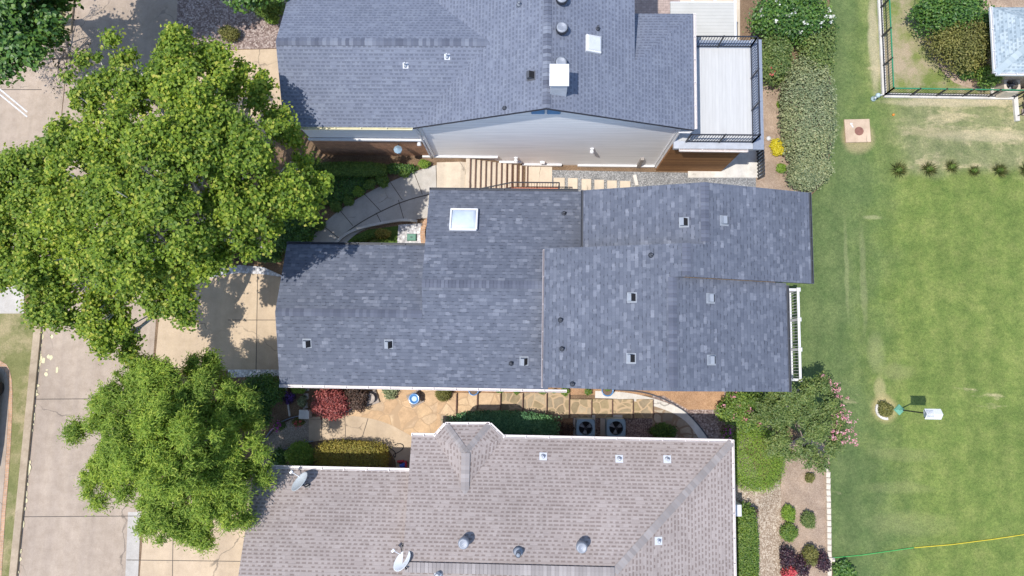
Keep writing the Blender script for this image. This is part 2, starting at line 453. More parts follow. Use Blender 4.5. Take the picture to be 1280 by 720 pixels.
# colours are reflectances
m_soil   = mulch('soil', (0.120,0.084,0.054), (0.228,0.156,0.102), (0.360,0.264,0.180))
m_bedmul = mulch('pale_mulch', (.27,.195,.145), (.40,.305,.235), (.56,.46,.37))
m_redsoil= mulch('red_mulch', (0.299,0.172,0.098), (0.460,0.287,0.172), (0.598,0.414,0.276))
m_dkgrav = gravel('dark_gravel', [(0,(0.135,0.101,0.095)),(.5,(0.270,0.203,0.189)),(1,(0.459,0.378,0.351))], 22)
m_pkgrav = gravel('brown_gravel', [(0,(.16,.115,.10)),(.5,(.30,.225,.20)),(1,(.48,.40,.36))], 15)
m_tangrav= gravel('tan_gravel', [(0,(0.255,0.187,0.132)),(.5,(0.391,0.310,0.234)),(1,(0.544,0.468,0.374))], 21)
m_grgrav = gravel('grey_gravel', [(0,(.17,.175,.18)),(.5,(.27,.275,.28)),(1,(.42,.42,.42))], 24)
m_white_rock = gravel('white_rock', [(0,(.42,.41,.42)),(.5,(.62,.61,.62)),(1,(.80,.79,.78))], 9)
m_street = concrete('street_concrete', (0.418,0.336,0.265), amt=.3)
m_tan    = concrete('tan_concrete', (0.546,0.425,0.297), amt=.22)
m_walk   = concrete('walk_concrete', (.50,.465,.42), amt=.25)
m_cream  = concrete('cream_concrete', (.60,.51,.40), amt=.2)
m_aggr   = gravel('exposed_aggregate', [(0,(0.240,0.192,0.150)),(.5,(0.348,0.288,0.228)),(1,(0.504,0.432,0.360))], 40, .4)
m_kerb   = concrete('kerb_concrete', (.44,.35,.25), amt=.5)
m_whitec = concrete('white_kerb', (.66,.63,.58), amt=.3)
m_joint  = plain('joint', (.10,.085,.07), .95)
m_paint  = plain('road_paint', (.58,.58,.58), .8, .25, 9)
m_patch  = plain('sealant', (.62,.55,.34), .8)
m_lawn   = lawn_mat()
m_verge  = turf('verge_grass', (.14,.15,.055), (.24,.225,.10), (.34,.28,.16), .45)
m_yard   = turf('yard_grass', (.11,.16,.04), (.22,.24,.08), (.36,.29,.20), .7)
m_patchgrass = turf('patch_grass', (.07,.13,.025), (.13,.19,.04), (.2,.16,.09), .0)
m_flag   = flagstone('flagstone_tan', 1.6, (.43,.30,.185), [(0,(.48,.33,.20)),(.25,(.56,.40,.25)),(.45,(.52,.36,.215)),(.7,(.60,.45,.29)),(.9,(.52,.38,.25)),(1,(.36,.29,.21))], .035)
m_step   = flagstone('flagstone_mixed', 2.4, (.46,.34,.215), [(0,(.22,.18,.12)),(.35,(.34,.27,.16)),(.7,(.28,.23,.16)),(1,(.44,.36,.25))], .10)
m_flagdk = flagstone('flagstone_grey', 2.2, (.26,.19,.13), [(0,(.26,.22,.17)),(.5,(.38,.33,.26)),(1,(.46,.40,.32))], .12)
m_brickpave = bricks('brick_border', (.50,.30,.18), (.40,.24,.15), (.40,.33,.26), 1, .2, .1, True)
m_pavers = bricks('paver_patio', (.40,.31,.27), (.34,.26,.23), (.26,.21,.18), 1, .24, .12, True)

m_slate = shingle('slate_shingle', [(0,(0.081,0.093,0.124)),(.3,(0.101,0.113,0.148)),(.8,(0.116,0.130,0.166)),(.9,(0.149,0.163,0.204)),(1,(0.203,0.218,0.261))], .27, .145, (.33,.35,.80,.35), (0.580,0.580,0.586), w2=.17, second=.4, line=.80, big=.08)
m_blue  = shingle('bluegrey_shingle', [(0,(.140,.158,.208)),(.5,(.152,.17,.222)),(1,(.17,.19,.242))], .30, .145, (.20,.60,.54,.08), (.72,.72,.73), line=.88, big=.06)
m_mauve = shingle('mauve_shingle', [(0,(0.279,0.236,0.219)),(.5,(0.302,0.257,0.239)),(1,(0.324,0.279,0.261))], .30, .145, (.235,.60,.56,.08), (.66,.62,.60), line=.90, big=.10)
m_pale  = shingle('paleblue_shingle', [(0,(.26,.32,.36)),(.5,(.32,.385,.425)),(1,(.40,.46,.49))], .30, .145, (.2,.5,.5,.2), (.68,.7,.72), line=.85)
m_slatecap = islands('slate_cap', [(0,(0.078,0.087,0.118)),(.5,(0.103,0.113,0.150)),(1,(0.131,0.144,0.184))], .85)
m_bluecap  = islands('blue_cap', [(0,(.085,.095,.13)),(.5,(.13,.145,.19)),(1,(.20,.22,.27))], .85)
m_mauvecap = islands('mauve_cap', [(0,(.235,.212,.205)),(.5,(.27,.243,.235)),(1,(.33,.30,.29))], .85)
m_white = plain('white_paint', (.64,.64,.65), .5, .06)
m_gutter= plain('gutter_white', (0.626,0.574,0.557), .4, .12, 6)
m_dkgut = plain('gutter_dark', (.055,.06,.075), .5)
m_fascia= plain('fascia', (.30,.29,.29), .6)
m_dkfas = plain('dark_fascia', (.05,.055,.07), .6)
m_side  = siding('white_siding', (.85,.85,.85), .2)
m_brick = bricks('brown_brick', (0.446,0.226,0.123), (0.324,0.162,0.091), (0.486,0.324,0.231))
m_tanwall = bricks('tan_brick', (.42,.30,.21), (.36,.25,.17), (.45,.38,.3))
m_wood  = woodboards('brown_boards', (.36,.19,.085))
m_deck  = siding('deck_floor', (.62,.60,.60), .2)
def deckfloor():
    n = N('deck_boards'); co_ = n.coord(); sp = n.n('ShaderNodeSeparateXYZ'); n.l(co_, sp.inputs[0])
    q = n.math('DIVIDE', sp.outputs[0], .145); fl = n.math('FLOOR', q); fr = n.math('SUBTRACT', q, fl)
    wn = n.n('ShaderNodeTexWhiteNoise', noise_dimensions='1D'); n.l(fl, wn.inputs['W'])
    mp = n.n('ShaderNodeMapping'); mp.inputs['Scale'].default_value = (6, .6, 1); n.l(co_, mp.inputs[0])
    c = n.ramp(n.noise(mp.outputs[0], 2, 5), [(.3,(.45,.45,.445)),(.7,(.50,.50,.495))])
    c = n.mix(1.0, c, n.ramp(wn.outputs[0], [(0,(.965,.965,.965)),(1,(1.03,1.03,1.03))]), 'MULTIPLY')
    c = n.mix(n.math('LESS_THAN', fr, .07), c, n.mix(1.0, c, (.80,.80,.81), 'MULTIPLY'))
    n.col(c); n.rough(.6, .3); return n.m
m_deck = deckfloor()
def ribbed():
    n = N('ribbed_panel'); co_ = n.coord(); sp = n.n('ShaderNodeSeparateXYZ'); n.l(co_, sp.inputs[0])
    q = n.math('DIVIDE', sp.outputs[1], .16); fr = n.math('FRACT', q)
    c = n.ramp(n.noise(co_, .8, 5), [(.3,(.43,.42,.385)),(.7,(.49,.48,.445))])
    c = n.mix(n.math('LESS_THAN', fr, .14), c, n.mix(1.0, c, (.86,.86,.86), 'MULTIPLY'))
    n.col(c); n.rough(.5, .4); n.bump(n.math('LESS_THAN', fr, .14), .4, .02); return n.m
m_rib = ribbed()
m_iron  = plain('black_iron', (.022,.024,.032), .45)
m_galv  = plain('galvanised', (.27,.29,.33), .5, .15, 8, .2)
m_ventm = plain('vent_metal', (0.246,0.271,0.312), .6, .1, 5, 0, .3)
m_black = plain('flat_black', (.012,.012,.014), .8)
m_lead  = plain('lead_pipe', (.07,.075,.09), .6)
m_flash = plain('white_flashing', (.52,.54,.58), .4, .08)
m_terra = plain('terracotta', (.60,.22,.12), .75, .15, 4)
m_dkbrown = plain('dark_brown', (.13,.075,.06), .85)
m_dish  = plain('dish_grey', (.50,.55,.60), .35, .05)
m_dishw = plain('dish_white', (.74,.77,.80), .35, .05)
m_acblue= plain('ac_casing', (.21,.31,.38), .5, .1)
m_actan = plain('ac_tan', (.55,.47,.38), .5, .1)
m_blade = plain('fan_blade', (.50,.52,.56), .4, .1)
m_rust  = plain('rusty_lid', (.22,.10,.075), .8, .25, 8)
m_pad   = concrete('pad_concrete', (.58,.44,.32), amt=.35)
m_bluegl= plain('blue_glaze', (.08,.22,.46), .2, .2, 5, 0, .6)
m_stone = plain('grey_stone', (.34,.29,.25), .9, .25, 6, 0, .2, .4)
m_palest= plain('pale_stone', (.62,.56,.49), .9, .15, 5, 0, .2, .4)
m_edge  = plain('edging_block', (.60,.53,.44), .9, .18, 7, 0, .2, .4)
m_dirt  = plain('potting_soil', (.16,.11,.075), .95, .3, 20)
m_green_box = plain('green_plastic', (.10,.24,.17), .5)
m_teal  = plain('teal_paint', (.17,.42,.31), .5)
m_rubber= plain('black_hose', (.02,.02,.022), .5)
m_yrope = plain('yellow_rope', (.62,.50,.04), .6)
m_grope = plain('green_rope', (.07,.40,.10), .6)
m_greenrail = plain('green_rail', (.03,.20,.10), .5)
m_bluewall = plain('blue_louvre', (.14,.27,.42), .5)
m_redcan = plain('red_plastic', (.45,.04,.06), .4)
m_bluecan = plain('blue_plastic', (.05,.12,.5), .4)
m_maroon = plain('maroon_paint', (.05,.015,.025), .3)
m_trunkw = plain('sycamore_bark', (.50,.47,.43), .8, .35, 5, 0, .2, .4, 25)
m_trunkb = plain('brown_bark', (.16,.12,.09), .9, .3, 6, 0, .2, .6, 25)
m_twig   = plain('grey_twig', (.30,.25,.22), .9, .25, 6)
m_glassdark = plain('tinted_glass', (.03,.035,.05), .08, .1, 3, 0, .8)
def glass():
    n = N('skylight_dome'); n.col(n.ramp(n.noise(n.coord(), .9, 3), [(.3,(.42,.50,.60)),(.7,(.60,.66,.74))])); n.rough(.12, .8); return n.m
m_dome = glass()
m_bluesky = glass()
T = .28
L_syc  = islands('sycamore_leaf', [(0,(0.100,0.181,0.024)),(.4,(0.193,0.300,0.038)),(.75,(0.312,0.422,0.054)),(.95,(0.459,0.516,0.080)),(1,(0.552,0.516,0.120))], .5, .3, .46, .2, .45)
L_dark = islands('dark_leaf', [(0,(0.037,0.101,0.023)),(.5,(0.079,0.182,0.033)),(1,(0.160,0.271,0.045))], .45, .45, T, .2, .6)
L_fea  = islands('feathery_leaf', [(0,(0.147,0.252,0.039)),(.4,(0.246,0.377,0.059)),(.8,(0.383,0.512,0.086)),(1,(0.513,0.594,0.118))], .55, .3, .46, .22, .5)
L_hedge= islands('hedge_leaf', [(0,(0.074,0.148,0.026)),(.5,(0.134,0.228,0.041)),(1,(0.228,0.310,0.054))], .5, .4, T, .15, 1.5)
L_gold = islands('golden_hedge_leaf', [(0,(0.224,0.182,0.035)),(.5,(0.364,0.294,0.056)),(.8,(0.336,0.336,0.070)),(1,(0.532,0.406,0.112))], .55, .35, T, .15, 1.5)
L_lime = islands('lime_leaf', [(0,(0.112,0.213,0.022)),(.5,(0.190,0.314,0.039)),(1,(0.291,0.403,0.056))], .5, .4, T, .15, 2)
L_sage = islands('sage_leaf', [(0,(0.132,0.174,0.090)),(.5,(0.228,0.270,0.138)),(1,(0.384,0.402,0.228))], .6, .3, T*.7, .15, .8)
L_crape= islands('crape_leaf', [(0,(0.072,0.130,0.033)),(.5,(0.137,0.202,0.055)),(1,(0.234,0.286,0.091))], .5, .4, T, .18, 1)
L_olive= islands('olive_leaf', [(0,(0.098,0.109,0.029)),(.5,(0.172,0.178,0.046)),(1,(0.276,0.253,0.081))], .55, .35, T, .2, .9)
L_yel  = islands('yellow_leaf', [(0,(.48,.40,.015)),(.6,(.68,.58,.02)),(1,(.75,.68,.08))], .5, .4, T, .1, 2)
L_red  = islands('maple_red_leaf', [(0,(.14,.025,.025)),(.5,(.29,.065,.06)),(1,(.44,.13,.115))], .5, .4, T*.7, .15, 2)
L_purp = islands('purple_leaf', [(0,(.022,.012,.022)),(.6,(.05,.022,.035)),(1,(.11,.05,.055))], .5, .4, .1, .15, 2)
L_brown= islands('bronze_leaf', [(0,(.045,.028,.022)),(.6,(.10,.06,.045)),(1,(.20,.13,.10))], .55, .35, .15, .15, 2)
L_junip= islands('juniper_leaf', [(0,(0.054,0.154,0.064)),(.5,(0.109,0.254,0.109)),(1,(0.200,0.362,0.164))], .6, .3, .15, .15, 1.2)
L_grass= islands('clump_grass_blade', [(0,(.10,.125,.035)),(.5,(.16,.18,.055)),(1,(.25,.24,.10))], .6, .3, .2, .1, 2)
B_pink = islands('pink_blossom', [(0,(.52,.16,.22)),(.5,(.66,.28,.34)),(1,(.78,.48,.52))], .6, .3, .2)
B_rose = islands('red_blossom', [(0,(.60,.05,.09)),(1,(.72,.16,.16))], .6, .3, .2)
B_white= islands('white_blossom', [(0,(.66,.66,.60)),(1,(.80,.80,.76))], .6, .3, .2)
B_mag  = islands('magenta_blossom', [(0,(.42,.05,.36)),(1,(.62,.16,.55))], .6, .3, .2)
B_viol = islands('violet_blossom', [(0,(.06,.03,.16)),(1,(.18,.09,.36))], .6, .3, .2)

# ------------------------------------------------------------------ setting: ground and sheets
def structure(o): o['kind'] = 'structure'; return o
def ground():
    xs = sorted(set([-600,-120,-60,-35,XN0,XN1,XS0,XS1,35,60,120,600]))
    ys = [-600,-120,-40,-15,YMID0,YMID1,15,40,120,600]
    mb = MB(); nx = len(xs)
    for y in ys:
        for x in xs: mb.v.append((x, y, g(x, y)))
    for j in range(len(ys)-1):
        for i in range(nx-1):
            a = j*nx+i; mb.f.append((a, a+1, a+nx+1, a+nx)); mb.mi.append(0)
    structure(mb.build('ground', m_soil))
ground()
def smoothpoly(pts, it=2, closed=True):
    for _ in range(it):
        q = []
        rng = range(len(pts)) if closed else range(len(pts)-1)
        if not closed: q.append(pts[0])
        for i in rng:
            a, b = pts[i], pts[(i+1) % len(pts)]
            q.append((a[0]*.75+b[0]*.25, a[1]*.75+b[1]*.25)); q.append((a[0]*.25+b[0]*.75, a[1]*.25+b[1]*.75))
        if not closed: q.append(pts[-1])
        pts = q
    return pts
def sheet(name, poly, off, mat, sm=0, thick=.12, kind='structure'):
    """a slab draped on the terrain: top at ground + off, sides go down"""
    if sm: poly = smoothpoly(poly, sm)
    pts = [G(px, py, off) for px, py in poly]
    bm = bmesh.new()
    f = bm.faces.new([bm.verts.new((p.x, p.y, 0)) for p in pts])
    if f.normal.z < 0 or f.calc_area() == 0: pass
    bm.normal_update()
    if bm.faces[:][0].normal.z < 0: bmesh.ops.reverse_faces(bm, faces=bm.faces[:])
    for X in (XN0, XN1, XS0, XS1):
        bmesh.ops.bisect_plane(bm, geom=bm.verts[:]+bm.edges[:]+bm.faces[:], plane_co=(X,0,0), plane_no=(1,0,0))
    bmesh.ops.triangulate(bm, faces=[f for f in bm.faces if len(f.verts) > 4])
    ret = bmesh.ops.extrude_face_region(bm, geom=bm.faces[:])
    nv = [e for e in ret['geom'] if isinstance(e, bmesh.types.BMVert)]
    top = set(nv)
    for v in bm.verts:
        z = g(v.co.x, v.co.y)
        v.co.z = z + (off if v in top else off-thick)
    bmesh.ops.recalc_face_normals(bm, faces=bm.faces[:])
    me = bpy.data.meshes.new(name); bm.to_mesh(me); bm.free(); me.materials.append(mat)
    o = bpy.data.objects.new(name, me); C.objects.link(o)
    if kind: o['kind'] = kind
    return o
def strip(pts, w):      # px polyline -> px polygon of width w
    L = []; Rr = []
    for i, p in enumerate(pts):
        a = pts[max(i-1, 0)]; b = pts[min(i+1, len(pts)-1)]
        d = Vector((b[0]-a[0], b[1]-a[1])).normalized()
        L.append((p[0]-d.y*w/2, p[1]+d.x*w/2)); Rr.append((p[0]+d.y*w/2, p[1]-d.x*w/2))
    return L+Rr[::-1]
def kerbx(y): return 92-.1*y if y < 400 else 52-.1*(y-400)
def stx(y): return 223-(y*30/427 if y < 427 else 30+(y-427)*.075)
ys_ = list(range(-120, 821, 60))
sheet('street', [(kerbx(y), y) for y in ys_]+[(stx(y), y) for y in reversed(ys_)], .006, m_street)
sheet('verge', [(-200,392),(kerbx(392)-9,392)]+[(kerbx(y)-9, y) for y in range(440, 821, 60)]+[(-200,820)], .06, m_verge)
sheet('driveway', [(-200,150),(kerbx(150)-1,150),(kerbx(322)-1,322),(-200,322)], .016, m_street)
sheet('driveway', [(-200,40),(kerbx(40)-1,40),(kerbx(150)-1,150),(-200,150)], .012, m_street)
sheet('driveway', [(-200,322),(30,322),(30,392),(-200,392)], .03, m_walk)
sheet('verge', [(-200,-120),(kerbx(-120)-9,-120),(kerbx(40)-9,40),(-200,40)], .06, m_verge)
for a, b in ((-120,40),(322,820)):
    seg = [a]+list(range(a+40, b-10, 40))+[b]
    sheet('kerb', [(kerbx(y)-9, y) for y in seg]+[(kerbx(y), y) for y in reversed(seg)], .12, m_kerb)
# sealant blots along the gutter line of the street, joints, paint
blots = MB()
r_ = random.Random(3)
for i in range(60):
    y = r_.uniform(430, 720) if i > 18 else r_.uniform(405, 470)
    cx = kerbx(y)+r_.uniform(.5, 3.5) if i > 8 else kerbx(y)+r_.uniform(2, 26)
    c = G(cx, y, .012); k = r_.uniform(.04, .12); kl = r_.uniform(.5, 2.2)
    poly = [(c.x+k*math.cos(a)*r_.uniform(.6,1.2), c.y+k*kl*math.sin(a)*r_.uniform(.6,1.2), .0122+i*.0004) for a in [j*math.pi/4 for j in range(8)]]
    blots.face(poly)
structure(blots.build('street_sealant', m_patch))
def joint(pts, off, w=.8, name='joint', mat=None): structure(sheet(name, strip(pts, w), off, mat or m_joint, thick=.004))
joint([(45,499),(195,498)], .011, .9, 'street_joint'); joint([(27,646),(178,645)], .011, .9, 'street_joint')
joint([(0,112),(52,112)], .017, .9, 'street_joint')
for e in range(2): sheet('road_marking', strip([(-20+e*0,95+e*7),(34,140+e*6)], 1.7), .018, m_paint, thick=.005)
sheet('driveway', [(221,64),(354,61),(354,170),(212,168)], .014, m_tan)
sheet('gravel_bed', [(228,-120),(370,-120),(358,60),(219,63)], .02, m_pkgrav)
sheet('driveway', [(203,352),(255,352),(275,343),(300,340),(330,342),(356,348),(356,464),(193,462)], .014, m_tan)
joint([(322,342),(320,463)], .019); joint([(285,400),(355,400)], .019)
sheet('white_gravel', [(250,352),(272,337),(300,331),(330,334),(358,347),(330,343),(300,341),(276,344)], .03, m_white_rock)
sheet('white_gravel', [(286,306),(300,300),(316,300),(330,308),(326,318),(310,322),(292,317)], .03, m_white_rock, 2)
sheet('white_gravel', [(285,462),(356,462),(356,470),(285,472)], .03, m_white_rock)
sheet('driveway', [(184,600),(322,600),(300,830),(166,830)], .014, m_tan)
joint([(217,610),(214,830)], .019); joint([(158,700),(320,702)], .0195)
sheet('street_apron', [(160,640),(176,640),(168,830),(152,830)], .0105, m_walk)
# north walk
sheet('path', smoothpoly([(372,318),(392,292),(420,265),(455,243),(490,226),(522,213),(546,206)], 2, False)+[(585,203),(600,203),(600,250),(538,250),(538,272)]+
      smoothpoly([(520,274),(490,277),(460,284),(442,294),(425,312)], 2, False), .03, m_walk)
joint(smoothpoly([(416,306),(432,291),(452,277),(478,263),(508,250),(545,241)], 2, False), .036, 1.3)
for a, b in (((425,263),(441,282)),((456,243),(476,264)),((488,228),(503,250)),((518,217),(528,243)),((405,283),(424,298)),((545,206),(546,240)),((498,250),(505,275)),((470,266),(477,279))):
    joint([a, b], .036, .8)
sheet('path', [(546,203),(586,203),(586,245),(546,245)], .037, m_cream)
sheet('grass_patch', [(424,312),(440,296),(460,287),(500,282),(500,312)], .02, m_patchgrass, 0)
sheet('rock_bed', [(498,281),(527,279),(526,312),(496,312)], .028, m_white_rock)
sheet('gravel_path', [(664,212),(960,218),(960,250),(664,250)], .012, m_grgrav)
# south side
sheet('path', smoothpoly([(312,610),(318,582),(328,556),(345,535),(365,523),(388,519)], 2, False)+smoothpoly([(388,553),(370,555),(352,563),(338,577),(328,600)], 2, False), .03, m_aggr)
sheet('path', [(386,520)]+smoothpoly([(400,520),(430,519),(460,522),(485,529),(505,540),(522,549)], 2, False)+[(522,600),(498,600)]+smoothpoly([(494,575),(486,562),(470,554),(440,549),(410,549),(386,553)], 2, False), .032, m_tan)
joint([(402,521),(402,548)], .037); joint([(431,520),(432,547)], .037); joint([(460,523),(452,549)], .037)
sheet('patio', [(384,482),(549,482),(549,560),(520,560),(505,541),(485,530),(460,523),(430,520),(410,520),(395,515)], .026, m_flag)
sheet('planting_bed', [(352,478),(432,478),(455,484),(450,502),(435,517),(410,521),(386,521),(364,523),(352,524)], .036, m_soil, 1)
sheet('planting_bed', [(549,480),(862,482),(862,495),(549,492)], .034, m_redsoil)
sheet('planting_bed', [(640,523),(720,523),(720,560),(640,560)], .03, m_redsoil)
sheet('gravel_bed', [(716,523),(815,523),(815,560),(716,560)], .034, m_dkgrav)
sheet('gravel_bed', [(815,485),(1000,485),(985,520),(930,560),(815,560)], .016, m_pkgrav)
sheet('planting_bed', [(818,488),(905,489),(905,512),(860,512)], .024, m_redsoil)
sheet('flagstones', [(816,501),(852,515),(872,530),(884,556),(815,556)], .03, m_flagdk)
sheet('path', strip(smoothpoly([(744,493),(775,494),(800,498),(825,505),(848,514),(866,528),(884,556)], 2, False), 9), .05, m_whitec)
joint(smoothpoly([(765,487),(800,489),(825,496),(850,509),(868,524),(889,552)], 2, False), .075, 1.6, 'bed_edging', m_dkfas)
# east side
sheet('gravel_path', [(912,545),(940,575),(955,607),(975,600),(978,640),(978,840),(908,840)], .02, m_tangrav)
sheet('mulch_bed', [(975,560),(1010,540),(1037,560),(1042,840),(978,840),(977,640)], .03, m_bedmul)
sheet('mulch_bed', [(945,85),(1000,85),(1000,245),(945,245)], .017, m_bedmul)
sheet('lawn', [(1034,-160),(1040,180),(1030,228),(1008,250),(960,330),(960,520),(1036,560),(1046,900),(1700,900),(1700,-160)], .01, m_lawn)
sheet('yard', [(1099,-160),(1105,117),(1266,120),(1330,120),(1400,-160)], .016, m_yard)
sheet('mulch_bed', smoothpoly([(1150,-160),(1150,20),(1165,70),(1185,100),(1215,112),(1262,114),(1340,114),(1340,-160)], 1), .022, m_bedmul)
sheet('patio', [(860,188),(953,188),(953,222),(860,222)], .03, m_whitec)
sheet('patio', [(775,-60),(850,-60),(850,30),(775,30)], .03, m_pavers)
sheet('patio', [(850,-60),(925,-60),(925,60),(850,60)], .02, m_cream)

# ------------------------------------------------------------------ roofs and walls
def roof(faces, name, mats, parent, th=.16):
    mb = MB()
    for pts in faces:
        pts = [Vector(p) for p in pts]
        n = Vector((0,0,0))
        for i in range(len(pts)):
            a, b = pts[i], pts[(i+1) % len(pts)]
            n += a.cross(b)
        if n.z < 0: pts.reverse(); n = -n
        n.normalize()
        u = Vector((0,0,1)).cross(n)
        u = u.normalized() if u.length > 1e-4 else Vector((1,0,0))
        v = n.cross(u)
        mb.face(pts, 0, [(p.dot(u), p.dot(v)) for p in pts])
        lo = [p-Vector((0,0,th)) for p in pts]
        mb.face(lo[::-1], 1)
        for i in range(len(pts)):
            j = (i+1) % len(pts)
            mb.face([lo[i], lo[j], pts[j], pts[i]], 1)
    return mb.build(name, mats, parent)
def caps(a, b, sl, sr, mat, parent, w=.16, e=.15, lift=.02, name='ridge_cap'):
    """overlapping cap shingles along a ridge; sl, sr: unit horizontal outward dirs * slope drop per metre"""
    a = Vector(a); b = Vector(b); d = b-a; L = d.length; d.normalize(); n = int(L/e); mb = MB()
    for i in range(n):
        p = a+d*(i*e); q = a+d*((i+1)*e+.01)
        z1 = Vector((0,0,lift+.022)); z0 = Vector((0,0,lift))
        P0, P1 = p+z0, q+z1
        A0, A1 = p+Vector(sl)*w+z0, q+Vector(sl)*w+z1
        B0, B1 = p+Vector(sr)*w+z0, q+Vector(sr)*w+z1
        k = len(mb.v)
        dz = Vector((0,0,-.02))
        mb.v += [tuple(x) for x in (P0,P1,A0,A1,B0,B1,P1+dz,A1+dz,B1+dz)]
        for f in ((k,k+1,k+3,k+2),(k+1,k,k+4,k+5),(k+3,k+1,k+6,k+7),(k+1,k+5,k+8,k+6)): mb.f.append(f); mb.mi.append(0)
    return mb.build(name, mat, parent)
def gutter(a, b, out, mat, parent, w=.11, h=.1, name='gutter'):
    a = Vector(a); b = Vector(b); o = Vector(out); mb = MB()
    up = Vector((0,0,-.03))
    mb.bar(a+o*.012+up, b+o*.012+up, .012, h)
    mb.bar(a+o*w+up, b+o*w+up, .02, h)
    mb.bar(a+o*w/2+up-Vector((0,0,h/2)), b+o*w/2+up-Vector((0,0,h/2)), w, .012)
    L = (b-a).length; n = max(2, int(L/.9)); d = (b-a)/n
    for i in range(n+1):
        q = a+d*i+up+Vector((0,0,h/2-.01)); mb.bar(q, q+o*w, .03, .012)
    return mb.build(name, mat, parent)
def gbody(axis, x0, x1, y0, y1, z0, ze, rpos, zr, mb):
    """walls of a gabled block"""
    if axis == 'y':   # ridge along y at x=rpos
        prof = [(x0,z0),(x1,z0),(x1,ze),(rpos,zr),(x0,ze)]
        A = [(p[0], y0, p[1]) for p in prof]; B = [(p[0], y1, p[1]) for p in prof]
    else:
        prof = [(y0,z0),(y1,z0),(y1,ze),(rpos,zr),(y0,ze)]
        A = [(x1, p[0], p[1]) for p in prof]; B = [(x0, p[0], p[1]) for p in prof]
    mb.face(A); mb.face(B[::-1])
    n = len(prof)
    for i in range(n):
        j = (i+1) % n
        mb.face([A[j], A[i], B[i], B[j]])
    return mb

# roof fittings -----------------------------------------------------
def slope_frame(n):
    n = Vector(n).normalized(); u = Vector((0,0,1)).cross(n).normalized(); v = n.cross(u)
    return Matrix((u, v, n)).transposed()
def box_vent(p, n, parent, s=.3, mat=None):
    n = Vector(n).normalized(); ex = Vector((1,0,0))-n*n.x; ex.normalize(); ey = n.cross(ex)
    M = Matrix((ex, ey, n)).transposed(); p = Vector(p); mb = MB(); mat = mat or m_ventm
    mb.box(p+M@Vector((0,0,.012)), (s*1.3, s*1.4, .014), mat=M)
    a = s/2; prof = [(-a,.02),(-a*.92,.19),(a*.05,.22),(a,.05),(a,.02)]
    hood = MB()
    A = [p+M@Vector((x,-a,z)) for x, z in prof]; B = [p+M@Vector((x,a,z)) for x, z in prof]
    hood.face(A); hood.face(B[::-1])
    for k in (0,1): hood.face([A[k+1],A[k],B[k],B[k+1]])
    lv = MB(); lv.face([A[3],A[2],B[2],B[3]]); lv.face([A[4],A[3],B[3],B[4]])  # shaded right side of the hood put in as black, with slats
    for k in range(3):
        t = .25+.25*k; q0 = A[2].lerp(A[3], t)+n*.012; q1 = B[2].lerp(B[3], t)+n*.012; lv.bar(q0, q1, .012, .008)
    o = mb.build('box_vent', mat, parent); hood.build('hood', mat, o); lv.build('louvre_face', m_black, o)
def pipe_vent(p, parent, h=.3, r=.045, mat=None, flash=None, n=None, s=.3):
    p = Vector(p); mb = MB()
    mb.tube([p-Vector((0,0,.05)), p+Vector((0,0,h))], r, 12, cap=False)
    mb.tube([p+Vector((0,0,h)), p+Vector((0,0,h-.06))], r*.8, 12)
    mb.lathe(p, [(r*2.2,-.01),(r*1.3,.07),(r*1.02,.09)], 12)
    o = mb.build('vent_pipe', mat or m_lead, parent, True)
    if flash:
        M = slope_frame(n); f = MB(); f.box(p+M@Vector((0,0,.008)), (s, s, .012), mat=M); f.build('flashing', flash, o)
    return o
def turbine(p, parent, r=.2, h=.42, mat=None, dark=False):
    p = Vector(p); mat = mat or m_galv; mb = MB()
    mb.tube([p-Vector((0,0,.1)), p+Vector((0,0,h*.4))], r*.8, 18)
    o = mb.build('roof_ventilator', mat, parent, True)
    hd = MB(); c = p+Vector((0,0,h*.4))
    hd.lathe(c, [(r*.8,0),(r*1.02,.04),(r*1.08,h*.28),(r*1.0,h*.5),(r*.72,h*.58),(r*.68,h*.56),(r*.35,h*.62),(r*.3,h*.6),(0,h*.63)], 24)
    if dark:
        hd2 = MB(); hd2.lathe(c, [(r*1.12,.0),(r*1.15,h*.3),(r*1.05,h*.45)], 24); hd2.build('louvre_band', m_iron, o, True)
    hd.build('cap', mat, o, True)

# ===== centre house =====
ZE, ZB, PT = 2.7, 4.3, .32
yS = (P(420,482,ZE).y+P(640,485.5,ZE).y)/2
yN1 = P(450,306,ZE).y; yN2 = (P(545,237,ZE).y+P(725,239.5,ZE).y)/2
xL = (P(357.5,306,ZE).x+P(351,479,ZE).x)/2
xM = P(536,270,ZE).x
xB = (P(680,320,ZB).x+P(679,480,ZB).x)/2; xA = P(729,275,ZB).x
xR1 = (P(1011,242,ZB).x+P(1014,352,ZB).x)/2; xR2 = (P(984,362,ZB).x+P(985,486,ZB).x)/2
yT = (P(729,238,ZB).y+P(1010,240.5,ZB).y)/2
y310 = P(704,311,ZB).y; y345 = P(985,354,ZB).y; yBt = (P(980,489,ZB).y+P(690,485,ZB).y)/2
yr1 = (yS+yN1)/2; yr2 = (yS+yN2)/2
zr1 = ZE+PT*(yr1-yS); zr2 = ZE+PT*(yr2-yS)
ra, rc, rb = (xA+xR1)/2, (xB+xR1)/2, (xB+xR2)/2
za, zc, zb = ZB+PT*(xR1-ra), ZB+PT*(xR1-rc), ZB+PT*(xR2-rb)
hc = thing('house', 'house with dark slate shingle roof of several offset gables and one white framed skylight', 'house', (rb, yr2, 0))
e_ = .25
